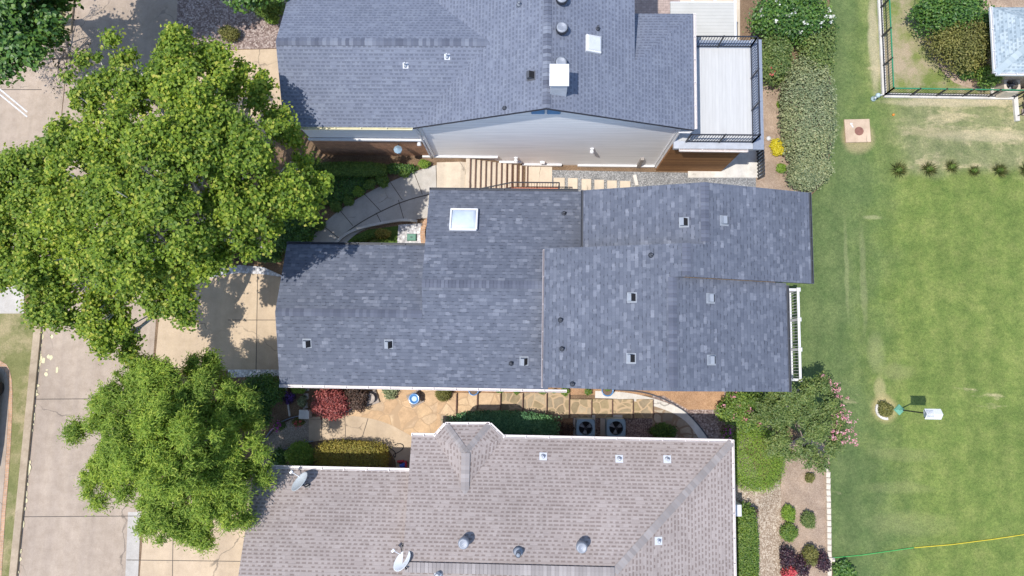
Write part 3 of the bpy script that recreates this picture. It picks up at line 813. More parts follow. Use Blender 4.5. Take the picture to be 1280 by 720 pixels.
faces = [
  [(xL,yN1,ZE),(xM,yN1,ZE),(xM,yr1,zr1),(xL,yr1,zr1)],
  [(xL,yS,ZE),(xM,yS,ZE),(xM,yr1,zr1),(xL,yr1,zr1)],
  [(xM,yS,ZE),(xB+e_,yS,ZE),(xB+e_,yr2,zr2),(xM,yr2,zr2)],
  [(xM,yN2,ZE),(xA+e_,yN2,ZE),(xA+e_,yr2,zr2),(xM,yr2,zr2)],
  [(xA,y310,ZB),(xA,yT,ZB),(ra,yT,za),(ra,y310,za)],
  [(xR1,y310,ZB),(xR1,yT,ZB),(ra,yT,za),(ra,y310,za)],
  [(xB,y345,ZB),(xB,y310,ZB),(rc,y310,zc),(rc,y345,zc)],
  [(xR1,y345,ZB),(xR1,y310,ZB),(rc,y310,zc),(rc,y345,zc)],
  [(xB,y345,ZB),(xB,yBt,ZB),(rb,yBt,zb),(rb,y345,zb)],
  [(xR2,y345,ZB),(xR2,yBt,ZB),(rb,yBt,zb),(rb,y345,zb)],
]
rf = roof(faces, 'roof', [m_slate, m_dkfas], hc)
sS, sN = Vector((0,-1,-PT)), Vector((0,1,-PT)); sW, sE = Vector((-1,0,-PT)), Vector((1,0,-PT))
caps((xM,yr1,zr1),(xL,yr1,zr1), sS, sN, m_slatecap, rf)
caps((xM,yr2,zr2),(xB-.02,yr2,zr2), sN, sS, m_slatecap, rf)
caps((ra,yT,za),(ra,y310,za), sE, sW, m_slatecap, rf)
caps((rc,y310,zc),(rc,y345,zc), sE, sW, m_slatecap, rf)
caps((rb,y345,zb),(rb,yBt,zb), sE, sW, m_slatecap, rf)
w = MB(); i_ = .4; d_ = .2
gbody('x', xL+i_, xM+.5, yS+i_, yN1-i_, -.2, ZE-d_+PT*i_, yr1, zr1-d_, w)
gbody('x', xM+.3, xB+1.2, yS+i_, yN2-i_, -1.6, ZE-d_+PT*i_, yr2, zr2-d_, w)
gbody('y', xA+i_, xR1-i_, y310-.6, yT-i_*.5, -1.7, ZB-d_+PT*i_, ra, za-d_, w)
gbody('y', xB+i_, xR1-i_, y345+.45, y310-.12, -1.71, ZB-d_+PT*i_, rc, zc-d_, w)
gbody('y', xB+i_+.01, xR2-i_, yBt+i_*.6, y345+.2, -1.72, ZB-d_+PT*i_, rb, zb-d_, w)
w.build('wall', m_tanwall, hc)
gutter((xL,yS,ZE),(xB+1.0,yS,ZE), (0,-1,0), m_gutter, hc)
gutter((xB,y310-.05,ZB),(xB,yBt,ZB), (-1,0,0), plain('gutter_pink',(.40,.35,.35),.5), hc, .055)
gutter((xA,y310+.1,ZB),(xA,yT,ZB), (-1,0,0), m_dkgut, hc, .09)
gutter((xR1,y345,ZB),(xR1,yT,ZB), (1,0,0), m_dkgut, hc, .09)
gutter((xR2,y345-.1,ZB),(xR2,yBt,ZB), (1,0,0), m_dkgut, hc, .09)
gutter((xM,yN2,ZE),(xA-.1,yN2,ZE), (0,1,0), m_dkgut, hc, .09)
gutter((xL,yN1,ZE),(xM,yN1,ZE), (0,1,0), m_dkgut, hc, .09)
def zroof(x, y):     # height of centre roof
    best = -9
    if xL <= x <= xM and yS <= y <= yN1: best = max(best, ZE+PT*min(y-yS, yN1-y))
    if xM <= x <= xA and yS <= y <= yN2: best = max(best, ZE+PT*min(y-yS, yN2-y))
    if y310 <= y <= yT and xA <= x <= xR1: best = max(best, ZB+PT*min(x-xA, xR1-x))
    if y345 <= y <= y310 and xB <= x <= xR1: best = max(best, ZB+PT*min(x-xB, xR1-x))
    if yBt <= y <= y345 and xB <= x <= xR2: best = max(best, ZB+PT*min(x-xB, xR2-x))
    return best
def on(zf, px, py, z0=4.0):
    z = z0
    for _ in range(12):
        p = P(px, py, z); nz = zf(p.x, p.y)
        if nz > -5: z = nz
    return P(px, py, z)
def nrm(zf, p, d=.05):
    return Vector((-(zf(p.x+d,p.y)-zf(p.x-d,p.y))/(2*d), -(zf(p.x,p.y+d)-zf(p.x,p.y-d))/(2*d), 1)).normalized()
for px, py in ((384,429),(486,430),(655,451),(855,278),(905,276),(790,372),(888,373),(789,448),(889,450)):
    p = on(zroof, px, py); box_vent(p, nrm(zroof, p), hc, .28)
for px, py in ((639,454),(705,267),(814,319),(701,400),(703,436),(716,480)):
    p = on(zroof, px, py); pipe_vent(p, hc, .22, .05)
# skylight
p = on(zroof, 580, 276); M = slope_frame(nrm(zroof, p)); sx, sy = 1.08, .96
fr = MB()
for a, b in ((( -sx/2,-sy/2),(sx/2,-sy/2)),((sx/2,-sy/2),(sx/2,sy/2)),((sx/2,sy/2),(-sx/2,sy/2)),((-sx/2,sy/2),(-sx/2,-sy/2))):
    A = p+M@Vector((a[0],a[1],.09)); B = p+M@Vector((b[0],b[1],.09)); fr.bar(A, B, .07, .2)
sk = fr.build('skylight', m_white, hc)
pn = MB(); pr = [(1,.0),(.93,.08),(.7,.14),(.35,.17),(0,.18)]
b0 = None
for k, h in pr:
    ring = [p+M@Vector((q[0]*k*(sx-.08)/2, q[1]*k*(sy-.08)/2, .12+h*.7)) for q in ((-1,-1),(0,-1),(1,-1),(1,0),(1,1),(0,1),(-1,1),(-1,0))]
    base = len(pn.v); pn.v += [tuple(q) for q in ring]
    if b0 is not None:
        for i in range(8):
            j = (i+1) % 8; pn.f.append((b0+i,b0+j,base+j,base+i)); pn.mi.append(0)
    b0 = base
pn.build('skylight_dome', m_dome, sk, True)
# porch on the north side
pz = -.02
porch = MB().prism([tuple(P(x,y,pz)[:2]) for x, y in ((585,246),(641,234),(699,234.5),(699,262),(585,262))], -1.7, pz, 0)
po = porch.build('porch', m_terra, hc)
rail = MB()
path = [P(586,245.5,pz), P(641,234.5,pz), P(698,235,pz), P(698,252,pz)]
for a, b in zip(path, path[1:]):
    rail.bar(a+Vector((0,0,.95)), b+Vector((0,0,.95)), .05, .04); rail.bar(a+Vector((0,0,.12)), b+Vector((0,0,.12)), .03, .03)
    n_ = max(1, int((b-a).length/.12))
    for i in range(n_+1):
        q = a.lerp(b, i/n_); rail.bar(q+Vector((0,0,.0)), q+Vector((0,0,.94)), .04 if i % 9 == 0 else .016, .04 if i % 9 == 0 else .016)
rail.build('railing', m_iron, po)
# white railed deck on the lawn side
dz = 0.0
x0d, x1d = xR2-.5, P(988,420,dz).x
y0d, y1d = P(989,474,dz).y, P(988,365,dz).y
dk = MB(); dk.box(((x0d+x1d)/2-.02,(y0d+y1d)/2,dz-.1),(x1d-x0d+.1,y1d-y0d+.1,.2)); dko = dk.build('deck', m_deck, hc)
rl = MB()
for zz, ww in ((1.0,.10),(.1,.06)):
    rl.bar((x1d,y0d,zz),(x1d,y1d,zz), ww, .05)
    for yy in (y0d, y1d): rl.bar((x0d,yy,zz-.001),(x1d-.071,yy,zz-.001), ww, .05)
n_ = int((y1d-y0d)/.13)
for i in range(n_+1): rl.box((x1d,y0d+(y1d-y0d)*i/n_,.55),(.02,.02,.85))
rl.build('railing', m_white, dko)
for k in range(4):
    ps = MB(); yy = y0d+(y1d-y0d)*k/3
    ps.box((x1d,yy,.5),(.11,.11,1.1)); ps.box((x1d,yy,1.075),(.17,.17,.05), bev=.015); ps.build('post', m_white, dko)
for k in range(3):
    ps = MB(); ps.box((x1d-.1,y0d+(y1d-y0d)*k/2,-.75),(.14,.14,1.3)); ps.build('deck_support', m_white, dko)

# ===== top house =====
ZT = 4.55
gy0 = (P(520,157,ZT).y+P(864,165,ZT).y)/2         # south rake line of tall gable / eave
xg0, xg1 = P(516,159,ZT).x, P(868,163,ZT).x
zrg = 6.8; xrg = P(683,137,zrg).x; 
yTop = P(683,-110,zrg).y
yNotch = P(830,17,ZT).y; xNotch = P(793,10,ZT+.9).x
pl = (zrg-ZT)/(xrg-xg0); prr = (zrg-ZT)/(xg1-xrg)
zlr = 5.85; ylr = P(480,52,zlr).y; ple = (zlr-ZT)/(ylr-gy0); xl0 = (P(352,155,ZT).x+P(347.5,52,zlr).x)/2
yfar = ylr+(ylr-gy0)
ht = thing('house', 'house with blue grey shingle roof, long white gable wall and raised deck with black railing', 'house', (xrg, gy0, 0))
zn = zrg-prr*(xNotch-xrg)
faces = [
  [(xg0,gy0,ZT),(xrg,gy0,zrg),(xrg,yTop,zrg),(xg0,yTop,ZT)],
  [(xg1,gy0,ZT),(xrg,gy0,zrg),(xrg,yTop,zrg),(xNotch,yTop,zn),(xNotch,yNotch-(xg1-xNotch),zn),(xg1,yNotch,ZT)],
  [(xNotch,yNotch,ZT),(xg1,yNotch,ZT),(xNotch,yNotch-(xg1-xNotch),zn)],
  [(xl0,gy0,ZT+.004),(xrg-.6,gy0+.03,ZT+.004),(xrg-.6,ylr,zlr),(xl0,ylr,zlr)],
  [(xl0,yfar,ZT),(xrg-.6,yfar,ZT),(xrg-.6,ylr,zlr),(xl0,ylr,zlr)],
]
# left wing stops at the gable's own left side where it would stick out of the gable end
faces[3] = [(xl0,gy0,ZT),(xg0+.02,gy0,ZT),(xg0+(zlr-ZT)/pl,ylr,zlr),(xl0,ylr,zlr)]
faces[4] = [(xl0,yfar,ZT),(xg0+.02,yfar,ZT),(xg0+(zlr-ZT)/pl,ylr,zlr),(xl0,ylr,zlr)]
rt = roof(faces, 'roof', [m_blue, m_dkfas], ht)
xle = xg0+(zlr-ZT)/pl
caps((xle,ylr,zlr),(xl0,ylr,zlr), Vector((0,-1,-ple)), Vector((0,1,-ple)), m_bluecap, rt, .15)
caps((xrg,yTop,zrg),(xrg,gy0,zrg), Vector((1,0,-prr)), Vector((-1,0,-pl)), m_bluecap, rt, .15)
yw = gy0+.22
w = MB()
prof = [(xg0+.22,-1.7),(xg1-.5,-1.7),(xg1-.5,ZT-.2+prr*.5),(xrg,zrg-.22),(xg0+.22,ZT-.2+pl*.22)]
A = [(p[0], yw, p[1]) for p in prof]; B = [(p[0], yNotch-(xg1-xNotch)-.3, p[1]) for p in prof]
w.prism([(xg0+.3,yw+1),(xg1-.51,yw+1),(xg1-.51,yNotch-.3),(xg0+.3,yNotch-.3)], -1.71, ZT-.25)
w.face(A); w.face(B[::-1])
for i in range(5):
    j = (i+1) % 5; w.face([A[j],A[i],B[i],B[j]])
w.face([(xNotch-.05,yNotch-.05,ZT-.3),(xNotch-.05,yTop,ZT-.3),(xNotch-.05,yTop,zn-.1),(xNotch-.05,yNotch-(xg1-xNotch),zn-.1)])
wo = w.build('wall', m_side, ht)
bw = MB(); bw.box(((xl0+.35+xg0+.2)/2, yw+.045+2.5, (ZT-.25+2.42)/2), (xg0-.15-xl0, 5.0, ZT-.25-2.42)); bw.build('upper_wall', m_side, ht)
bw = MB(); bw.box(((xl0+.3+xg0+.2)/2, yw+.01+2.55, 1.1), (xg0-.1-xl0, 5.1, 2.5)); bw.build('brick_wall', m_brick, ht)
tr = MB(); tr.bar((xl0+.3,yw-.03,2.40),(xg0+.16,yw-.03,2.40), .09, .14); tr.build('trim', m_white, ht)
cr = MB(); cr.bar((xg0+.21,yw-.05,-1.6),(xg0+.21,yw-.05,ZT-.2), .1, .1); cr.build('corner_board', m_white, ht)
cr = MB(); cr.bar((xg1-.5,yw-.012,-1.6),(xg1-.5,yw-.012,ZT-.1), .12, .12); cr.build('corner_board', m_white, ht)
bt = MB()
for a, b, z in ((528,622,.04),(624,652,-.75),(653,702,-1.12),(722,818,-1.2)):
    p0 = P(a,203,z).x; p1 = P(b,210,z).x; bt.box(((p0+p1)/2, yw-.05, z), (p1-p0, .09, .16))
bt.build('base_trim', m_white, ht)
gutter((xg1,gy0+.05,ZT),(xg1,yNotch,ZT), (1,0,0), m_gutter, ht, .1)
gutter((xl0,gy0,ZT),(xg0-.02,gy0,ZT), (0,-1,0), plain('gutter_cream',(.62,.58,.40),.5), ht, .09)
ds = MB(); q0 = Vector((xg0-.06, gy0+.0, ZT-.08))
ds.tube([q0, Vector((xg0+.0, yw-.07, ZT-.5)), Vector((xg0+.08, yw-.09, ZT-.9)), Vector((xg0+.1, yw-.1, .1))], .045, 8); ds.build('downspout', m_white, ht)
ds = MB(); ds.tube([(xg1+.05,gy0+.1,ZT-.1),(xg1-.1,gy0+.02,ZT-.35),(xg1-.45,yw-.1,ZT-.6),(xg1-.45,yw-.1,-1.2)], .05, 8); ds.build('downspout', m_white, ht)
gv = MB(); gx = xrg
for k in range(2):
    gv.box((gx-.3+.6*k, yw-.015, 5.95), (.52, .05, .5)); 
    for s in range(5): gv.box((gx-.3+.6*k, yw-.05, 5.77+s*.09), (.46, .04, .03), mat=Matrix.Rotation(R(35),3,'X'))
gv.build('gable_vent', m_bluewall, ht)
def onwall(px, py, z0=2):
    z = z0
    for _ in range(30):
        p = P(px, py, z); z += (yw-p.y)*-2.2*0.4 if False else 0
        # image row decreases with height on this wall: solve by secant
        lo, hi = -1.5, 6.5
        for _ in range(30):
            m = (lo+hi)/2
            if P(px, py, m).y > yw: lo = m
            else: hi = m
        z = (lo+hi)/2; break
    return P(px, py, z)
for k, (px, py) in enumerate(((645,197),(740,185.5),(524,176))):
    p = onwall(px, py); b = MB(); b.box((p.x, yw-.03, p.z), (.16,.06,.16), bev=.01); o = b.build('floodlight', m_white, ht)
    h = MB(); h.lathe((p.x, yw-.05, p.z), [(.05,0),(.09,.06),(.1,.16),(.02,.17)], 14, M=Matrix.Rotation(R(115),3,'X')); h.build('lamp_head', m_white, o, True)
p = onwall(678,202); b = MB(); b.box((p.x, yw-.06, p.z), (.22,.12,.14), bev=.01); b.build('dryer_vent', m_white, ht)
p0 = onwall(803,197); b = MB(); b.box((p0.x, yw-.06, (p0.z-1.3)/2), (.16,.12,p0.z+1.3)); b.build('conduit', plain('conduit_grey',(.30,.27,.25),.6), ht)
# lamp on the brick wall
pb = P(497,184,2.0); lz = MB(); yb = yw
px_ = pb.x
lz.tube([(px_,yb,1.75),(px_,yb-.22,1.85),(px_,yb-.3,1.95)], .02, 8); lo_ = lz.build('wall_lantern', m_iron, ht)
lz = MB(); lz.lathe((px_,yb-.3,1.55), [(.05,0),(.12,.08),(.15,.36),(.19,.38),(.06,.5),(.0,.55)], 8); lz.build('lamp_glass', plain('lantern_glass',(.30,.42,.52),.2), lo_)
def ztop(x, y):
    z = -9
    if xg0-.5 <= x <= xg1+.3 and y >= gy0-.2:
        z = max(z, zrg-(pl*(xrg-x) if x < xrg else prr*(x-xrg)))
    if xl0 <= x <= xle: z = max(z, ZT+ple*min(y-gy0, yfar-y))
    return z
for px, py in ((702,2),(702,39),(701,82)):
    p = on(ztop, px, py, 6); turbine(p, ht, .2, .36, m_galv, True)
p = on(ztop, 664, 95, 6); box_vent(p, nrm(ztop, p), ht, .26, m_lead)
p = on(ztop, 747, 36, 6); pipe_vent(p, ht, .2, .045)
p = on(ztop, 631, 135, 6); pipe_vent(p, ht, .12, .045)
for px, py in ((507,82),(559,71)):
    p = on(ztop, px, py, 6); pipe_vent(p, ht, .28, .04, m_flash, m_flash, nrm(ztop, p), .22)
p = on(ztop, 649, 6, 6); pipe_vent(p, ht, .2, .05, m_galv)
# chimney chase
pc = on(ztop, 697, 113, 6.5); cb = MB(); cw, cl, chh = .6, .72, .95
cb.box((pc.x+.02, pc.y+.17, pc.z+chh/2-.4), (cw, cl, chh+.8)); ch = cb.build('chimney', plain('chase_white',(.52,.54,.58),.5), ht)
cc = MB(); cc.box((pc.x+.02, pc.y+.17, pc.z+chh+.03), (cw+.1, cl+.1, .06), bev=.02); cc.box((pc.x+.02,pc.y-.1,pc.z+chh+.075),(cw*.7,.03,.03)); cc.build('cap', m_white, ch)
# white skylight
p = on(ztop, 741, 56, 6); M = slope_frame(nrm(ztop, p)); fr = MB(); fr.box(p+M@Vector((0,0,.06)), (.66,.62,.16), mat=M, bev=.03); so = fr.build('skylight', m_white, ht)
dm = MB(); dm.box(p+M@Vector((0,0,.15)), (.56,.52,.06), mat=M, bev=.025); dm.build('skylight_dome', m_flash, so)
# deck
zd = 2.8
X0, X1 = xg1-.45, P(952,120,zd).x; Y0, Y1 = P(900,186,zd).y, P(900,50.5,zd).y
db = MB(); db.box(((X0+X1)/2,(Y0+Y1)/2,zd-.1),(X1-X0,Y1-Y0,.2)); deck = db.build('deck', plain('deck_fascia',(.40,.42,.46),.5), ht)
xf = P(938,120,zd).x; yf0 = P(900,176.5,zd).y; yf1 = P(900,61,zd).y
fl = MB(); fl.box(((X0+xf)/2+.1,(yf0+yf1)/2,zd+.012),(xf-X0-.2,yf1-yf0,.02)); fl.build('deck_floor', m_deck, deck)
bd = MB(); greyb = plain('grey_membrane',(.21,.24,.30),.7,.12,12)
bd.box(((xf+X1)/2+.05,(Y0+Y1)/2,zd+.015),(X1-xf-.02,Y1-Y0+.06,.05)); bd.box(((X0+xf)/2+.1,(yf1+Y1)/2+.02,zd+.012),(xf-X0-.2,Y1-yf1-.05,.04)); bd.build('deck_border', greyb, deck)
rl = MB(); xr_ = P(937,120,zd).x+.06; yr0 = yf0-.06; yr1_ = yf1+.06; xrl = X0+.5
segs = [((xrl,yr0),(xr_,yr0)),((xr_,yr0),(xr_,yr1_)),((xr_,yr1_),(xrl,yr1_))]
for a, b in segs:
    A = Vector((a[0],a[1],zd+.05)); B = Vector((b[0],b[1],zd+.05))
    rl.bar(A+Vector((0,0,.95)), B+Vector((0,0,.95)), .05, .04); rl.bar(A+Vector((0,0,.06)), B+Vector((0,0,.06)), .035, .035)
    n_ = int((B-A).length/.115); npost = 3 if (B-A).length > 3 else 2
    for i in range(1, n_):
        q = A.lerp(B, i/n_); rl.bar(q+Vector((0,0,.06)), q+Vector((0,0,.94)), .018, .018)
    for i in range(npost+1):
        q = A.lerp(B, i/npost); rl.box(q+Vector((0,0,.5)), (.055,.055,1.0)); 
rl.build('railing', m_iron, deck)
xw1 = P(933,191,2.55).x
lw = MB(); lw.box(((X0+xw1)/2,(Y0+.12+Y1)/2,(-1.8+zd-.3)/2),(xw1-X0,Y1-Y0-.24,zd+1.5-.002)); lw.build('lower_wall', m_wood, deck)
for yy in (Y1-.12,):
    ps = MB(); ps.box((X1-.12,yy,(-1.3+zd-.3)/2),(.16,.16,zd+1.0)); ps.build('deck_post', m_white, deck)
gt = MB(); gutter((xg1-.2,Y0,zd-.06),(X1-.6,Y0,zd-.1),(0,-1,0), m_gutter, deck, .1)
# patio cover behind
zp = 1.6
pcv = thing('patio_cover', 'cream ribbed patio cover roof beside the deck of the blue grey house', 'patio cover', tuple(P(880,30,-1.3)))
x0p, x1p = P(838,30,zp).x, P(918,30,zp).x; y0p, y1p = P(880,60,zp).y, P(880,4,zp).y
b = MB(); b.box(((x0p+x1p)/2,(y0p+y1p)/2,zp),(x1p-x0p,y1p-y0p,.08)); b.build('roof_panel', m_rib, pcv)
b = MB(); b.box((x1p+.03,(y0p+y1p)/2,zp-.03),(.1,y1p-y0p+.1,.16)); b.box(((x0p+x1p)/2,y1p+.02,zp-.03),(x1p-x0p,.06,.14)); b.build('beam', m_white, pcv)
for xx, yy in ((x0p+1.0,y1p+.08),(x0p+2.0,y1p+.08),(x1p+.05,y1p+.08),(x1p+.05,y0p+.35)):
    b = MB(); b.box((xx,yy,(zp-1.3)/2),(.12,.12,zp+1.3)); b.build('post', m_white, pcv)

# ===== lower house =====
ZL = 2.9
yLs = (P(640,548.5,ZL).y+P(905,552,ZL).y)/2; yLw = P(420,588,ZL).y
xLr = (P(914,552,ZL).x+P(917,700,ZL).x)/2; xLl = (P(322,588,ZL).x+P(308,700,ZL).x)/2-.02
xLm = P(514,565,ZL).x
zlr_ = 4.15; yLr = P(640,712,zlr_).y; xLh = P(768,712,zlr_).x; pL = (zlr_-ZL)/(yLs-yLr)
pH = (zlr_-ZL)/(xLr-xLh)
ySo = yLr-(yLs-yLr)
zlw = ZL+pL*3.9; yLwr = yLw-3.9
hl = thing('house', 'house with pinkish tan shingle hip roof, small bay roof and white gutters', 'house', (xLm, yLr, 0))
# bay
ba = [P(544,545.5,ZL), P(557,531,ZL), P(612,531,ZL), P(629,549,ZL)]
ba[0].y = yLs; ba[3].y = yLs
apx = Vector(((ba[1].x+ba[2].x)/2, yLs-.55, 0)); apx.z = ZL+pL*.55+.42
rend = Vector((apx.x, 0, 0)); rend.y = yLs-(apx.z-.05-ZL)/pL; rend.z = apx.z-.05
faces = [
  [(xLm,yLs,ZL),(xLr,yLs,ZL),(xLh,yLr,zlr_),(xLm,yLr,zlr_)],
  [(xLr,yLs,ZL),(xLr,ySo,ZL),(xLh,yLr,zlr_)],
  [(xLm,ySo,ZL),(xLr,ySo,ZL),(xLh,yLr,zlr_),(xLm,yLr,zlr_)],
  [(xLl,yLw,ZL-.05),(xLm,yLw,ZL-.05),(xLm,yLwr,zlw-.05),(xLl,yLwr,zlw-.05)],
  [(xLl,yLwr-3.9,ZL-.05),(xLm,yLwr-3.9,ZL-.05),(xLm,yLwr,zlw-.05),(xLl,yLwr,zlw-.05)],
]
rl_ = roof(faces, 'roof', [m_mauve, m_fascia], hl)
up = Vector((0,0,.02))
bayf = [[ba[0]+up,ba[1]+up,apx+up],[ba[1]+up,ba[2]+up,apx+up],[ba[2]+up,ba[3]+up,apx+up],[ba[0]+up,apx+up,rend+up],[ba[3]+up,rend+up,apx+up]]
roof(bayf, 'bay_roof', [m_mauve, m_fascia], hl, .14)
def hipcaps(a, b, mat, parent, w=.15, dl=.2):
    d = Vector(b)-Vector(a); s = Vector((-d.y, d.x, 0)).normalized()
    caps(a, b, s+Vector((0,0,-dl)), -s+Vector((0,0,-dl)), mat, parent, w, .16, .02)
hipcaps(ba[1]+up, apx+up, m_mauvecap, rl_, .15, .35); hipcaps(ba[2]+up, apx+up, m_mauvecap, rl_, .15, .35); hipcaps(apx+up, rend+up+(rend-apx)*.5, m_mauvecap, rl_, .17, .2)
hipcaps((xLr,yLs,ZL), (xLh,yLr,zlr_), m_mauvecap, rl_, .15, .2)
caps((xLm+.1,yLr,zlr_+.05),(xLh,yLr,zlr_+.05), Vector((0,1,-.2)), Vector((0,-1,-.2)), m_mauvecap, rl_, .19, .15)
rv = MB(); rv.box(((xLm+xLh)/2+.1,yLr+.17,zlr_-.0),(xLh-xLm-.5,.03,.07)); rv.build('ridge_vent', m_dkbrown, rl_)
w = MB()
w.prism([(xLm+.1,yLs-.4),(xLr-.4,yLs-.4),(xLr-.4,ySo+.4),(xLm+.1,ySo+.4)], -1.7, ZL-.12)
w.prism([(xLl+.4,yLw-.4),(xLm+.05,yLw-.4),(xLm+.05,yLwr-3.5),(xLl+.4,yLwr-3.5)], -.2, ZL-.17)
w.prism([(ba[0].x+.15,yLs-.6),(ba[1].x+.15,ba[1].y-.25),(ba[2].x-.15,ba[2].y-.25),(ba[3].x-.15,yLs-.6)], -1.0, ZL-.14)
w.face([(xLm+.001,yLw-.4,ZL-.2),(xLm+.001,yLr-.1,ZL-.2),(xLm+.001,yLr,zlr_-.14),(xLm+.001,yLs,ZL-.1)])
w.build('wall', m_tanwall, hl)
gutter((xLl,yLw,ZL-.05),(xLm,yLw,ZL-.05),(0,1,0), m_gutter, hl, .13)
gutter((xLm,yLs,ZL),(ba[0].x,yLs,ZL),(0,1,0), m_gutter, hl, .12)
gutter((ba[3].x,yLs,ZL),(xLr,yLs,ZL),(0,1,0), m_gutter, hl, .12)
gutter((xLr,yLs+.1,ZL),(xLr,ySo,ZL),(1,0,0), m_gutter, hl, .1)
for a, b in ((0,1),(1,2),(2,3)):
    d = (ba[b]-ba[a]).normalized(); gutter(ba[a]+up, ba[b]+up, (-d.y, d.x, 0), m_gutter, hl, .1)
def zlow(x, y):
    z = -9
    if x >= xLm and y <= yLs: z = min(ZL+pL*(yLs-y) if y > yLr else zlr_-pL*(yLr-y), ZL+pH*(xLr-x))
    elif x < xLm and y <= yLw: z = ZL-.05+pL*(yLw-y)
    return z
for px, py in ((679,570.5),(774,573.5),(834,574),(823,676)):
    p = on(zlow, px, py, 3.5); pipe_vent(p, hl, .2, .05, m_flash, m_flash, nrm(zlow, p), .3)
for px, py in ((581,675),(726,680)):
    p = on(zlow, px, py, 4); turbine(p, hl, .2, .62)
p = on(zlow, 648, 690, 4); pipe_vent(p, hl, .45, .1, m_ventm)
p = on(zlow, 548, 716, 4); pipe_vent(p, hl, .4, .09, m_flash)
def dish(px, py, label, mat):
    p = on(zlow, px, py, 4); t = thing('satellite_dish', label, 'satellite dish', tuple(p), 'satellite dishes on the tan roof')
    ms = MB(); c = p+Vector((.12,-.12,.42))
    nd = Vector((-.64,.64,.52)).normalized(); ft_ = p+Vector((.3,-.3,0)); ft_.z = zlow(ft_.x, ft_.y)
    ms.box(ft_+Vector((0,0,.03)),(.16,.16,.04)); ms.tube([ft_, ft_+Vector((0,0,.3)), c-nd*.03], .028, 8); ms.build('mast', m_iron, t)
    bk_ = MB(); b0 = p+Vector((.0,.36,0)); b0.z = zlow(b0.x, b0.y); bk_.bar(b0, b0+Vector((.0,-.02,.2)), .05, .05); bk_.box(b0+Vector((0,0,.02)),(.14,.1,.04)); bk_.bar(b0+Vector((0,0,.17)), c-Vector((0,0,.30)), .025, .025); bk_.build('brace', m_iron, t); u = Vector((0,0,1)).cross(nd).normalized(); v = nd.cross(u)
    M = Matrix((u, v, nd)).transposed()
    rf_ = MB(); prof = [(0,0)]+[(.42*k/8, .085*(k/8)**2) for k in range(1,9)]+[(.435,.085),(.43,.07)]+[(.42*k/8, .085*(k/8)**2-.018) for k in range(8,0,-1)]+[(0,-.018)]
    rf_.lathe(c, prof, 28, M=M); rf_.build('reflector', mat, t, True)
    ar = MB(); tip = c+nd*.50+v*-.28
    ar.tube([c-v*.38+nd*.02, c-v*.36+nd*.2, tip], .018, 8); ar.box(tip+Vector((0,0,.02)),(.14,.09,.09),rz=.8, bev=.02); ar.build('receiver_arm', m_dishw, t)
    return t
dish(503,694, 'white satellite dish at the left end of the pale ridge caps on the tan roof', m_dishw)
dish(377,597, 'pale blue grey satellite dish beside the white gutter at the corner of the tan roof', m_dish)
mb_ = MB(); q = P(923,638,.2); mb_.box((q.x-.05,q.y,-.2),(.36,.5,.9), bev=.02); mb_.build('meter_box', m_white, hl)

# ===== far right house =====
hx = thing('house', 'house corner with pale blue shingle hip roof by the fenced yard', 'house', tuple(P(1300,50,-1.3)))
z0 = 1.1; xa, xb = P(1243,50,z0).x, P(1243,50,z0).x+9; ya, yb_ = P(1262,91,z0).y, P(1250,9,z0).y
zt_ = z0+1.1; hw = (yb_-ya)/2
faces = [[(xa,ya,z0),(xb,ya,z0),(xb,ya+hw,zt_),(xa+hw,ya+hw,zt_)],[(xa,ya,z0),(xa,yb_,z0),(xa+hw,ya+hw,zt_)],[(xa,yb_,z0),(xb,yb_,z0),(xb,ya+hw,zt_),(xa+hw,ya+hw,zt_)]]
ro = roof(faces, 'roof', [m_pale, m_white], hx); hipcaps((xa,ya,z0),(xa+hw,ya+hw,zt_), islands('pale_cap',[(0,(.28,.34,.37)),(1,(.38,.44,.47))],.8), ro)
w = MB(); w.box(((xa+xb)/2+.1,(ya+yb_)/2,-.35),(xb-xa-.7,yb_-ya-.7,2.6)); w.build('wall', m_tanwall, hx)
gutter((xa,ya,z0),(xb,ya,z0),(0,-1,0), m_white, hx); gutter((xa,ya,z0),(xa,yb_,z0),(-1,0,0), m_white, hx)

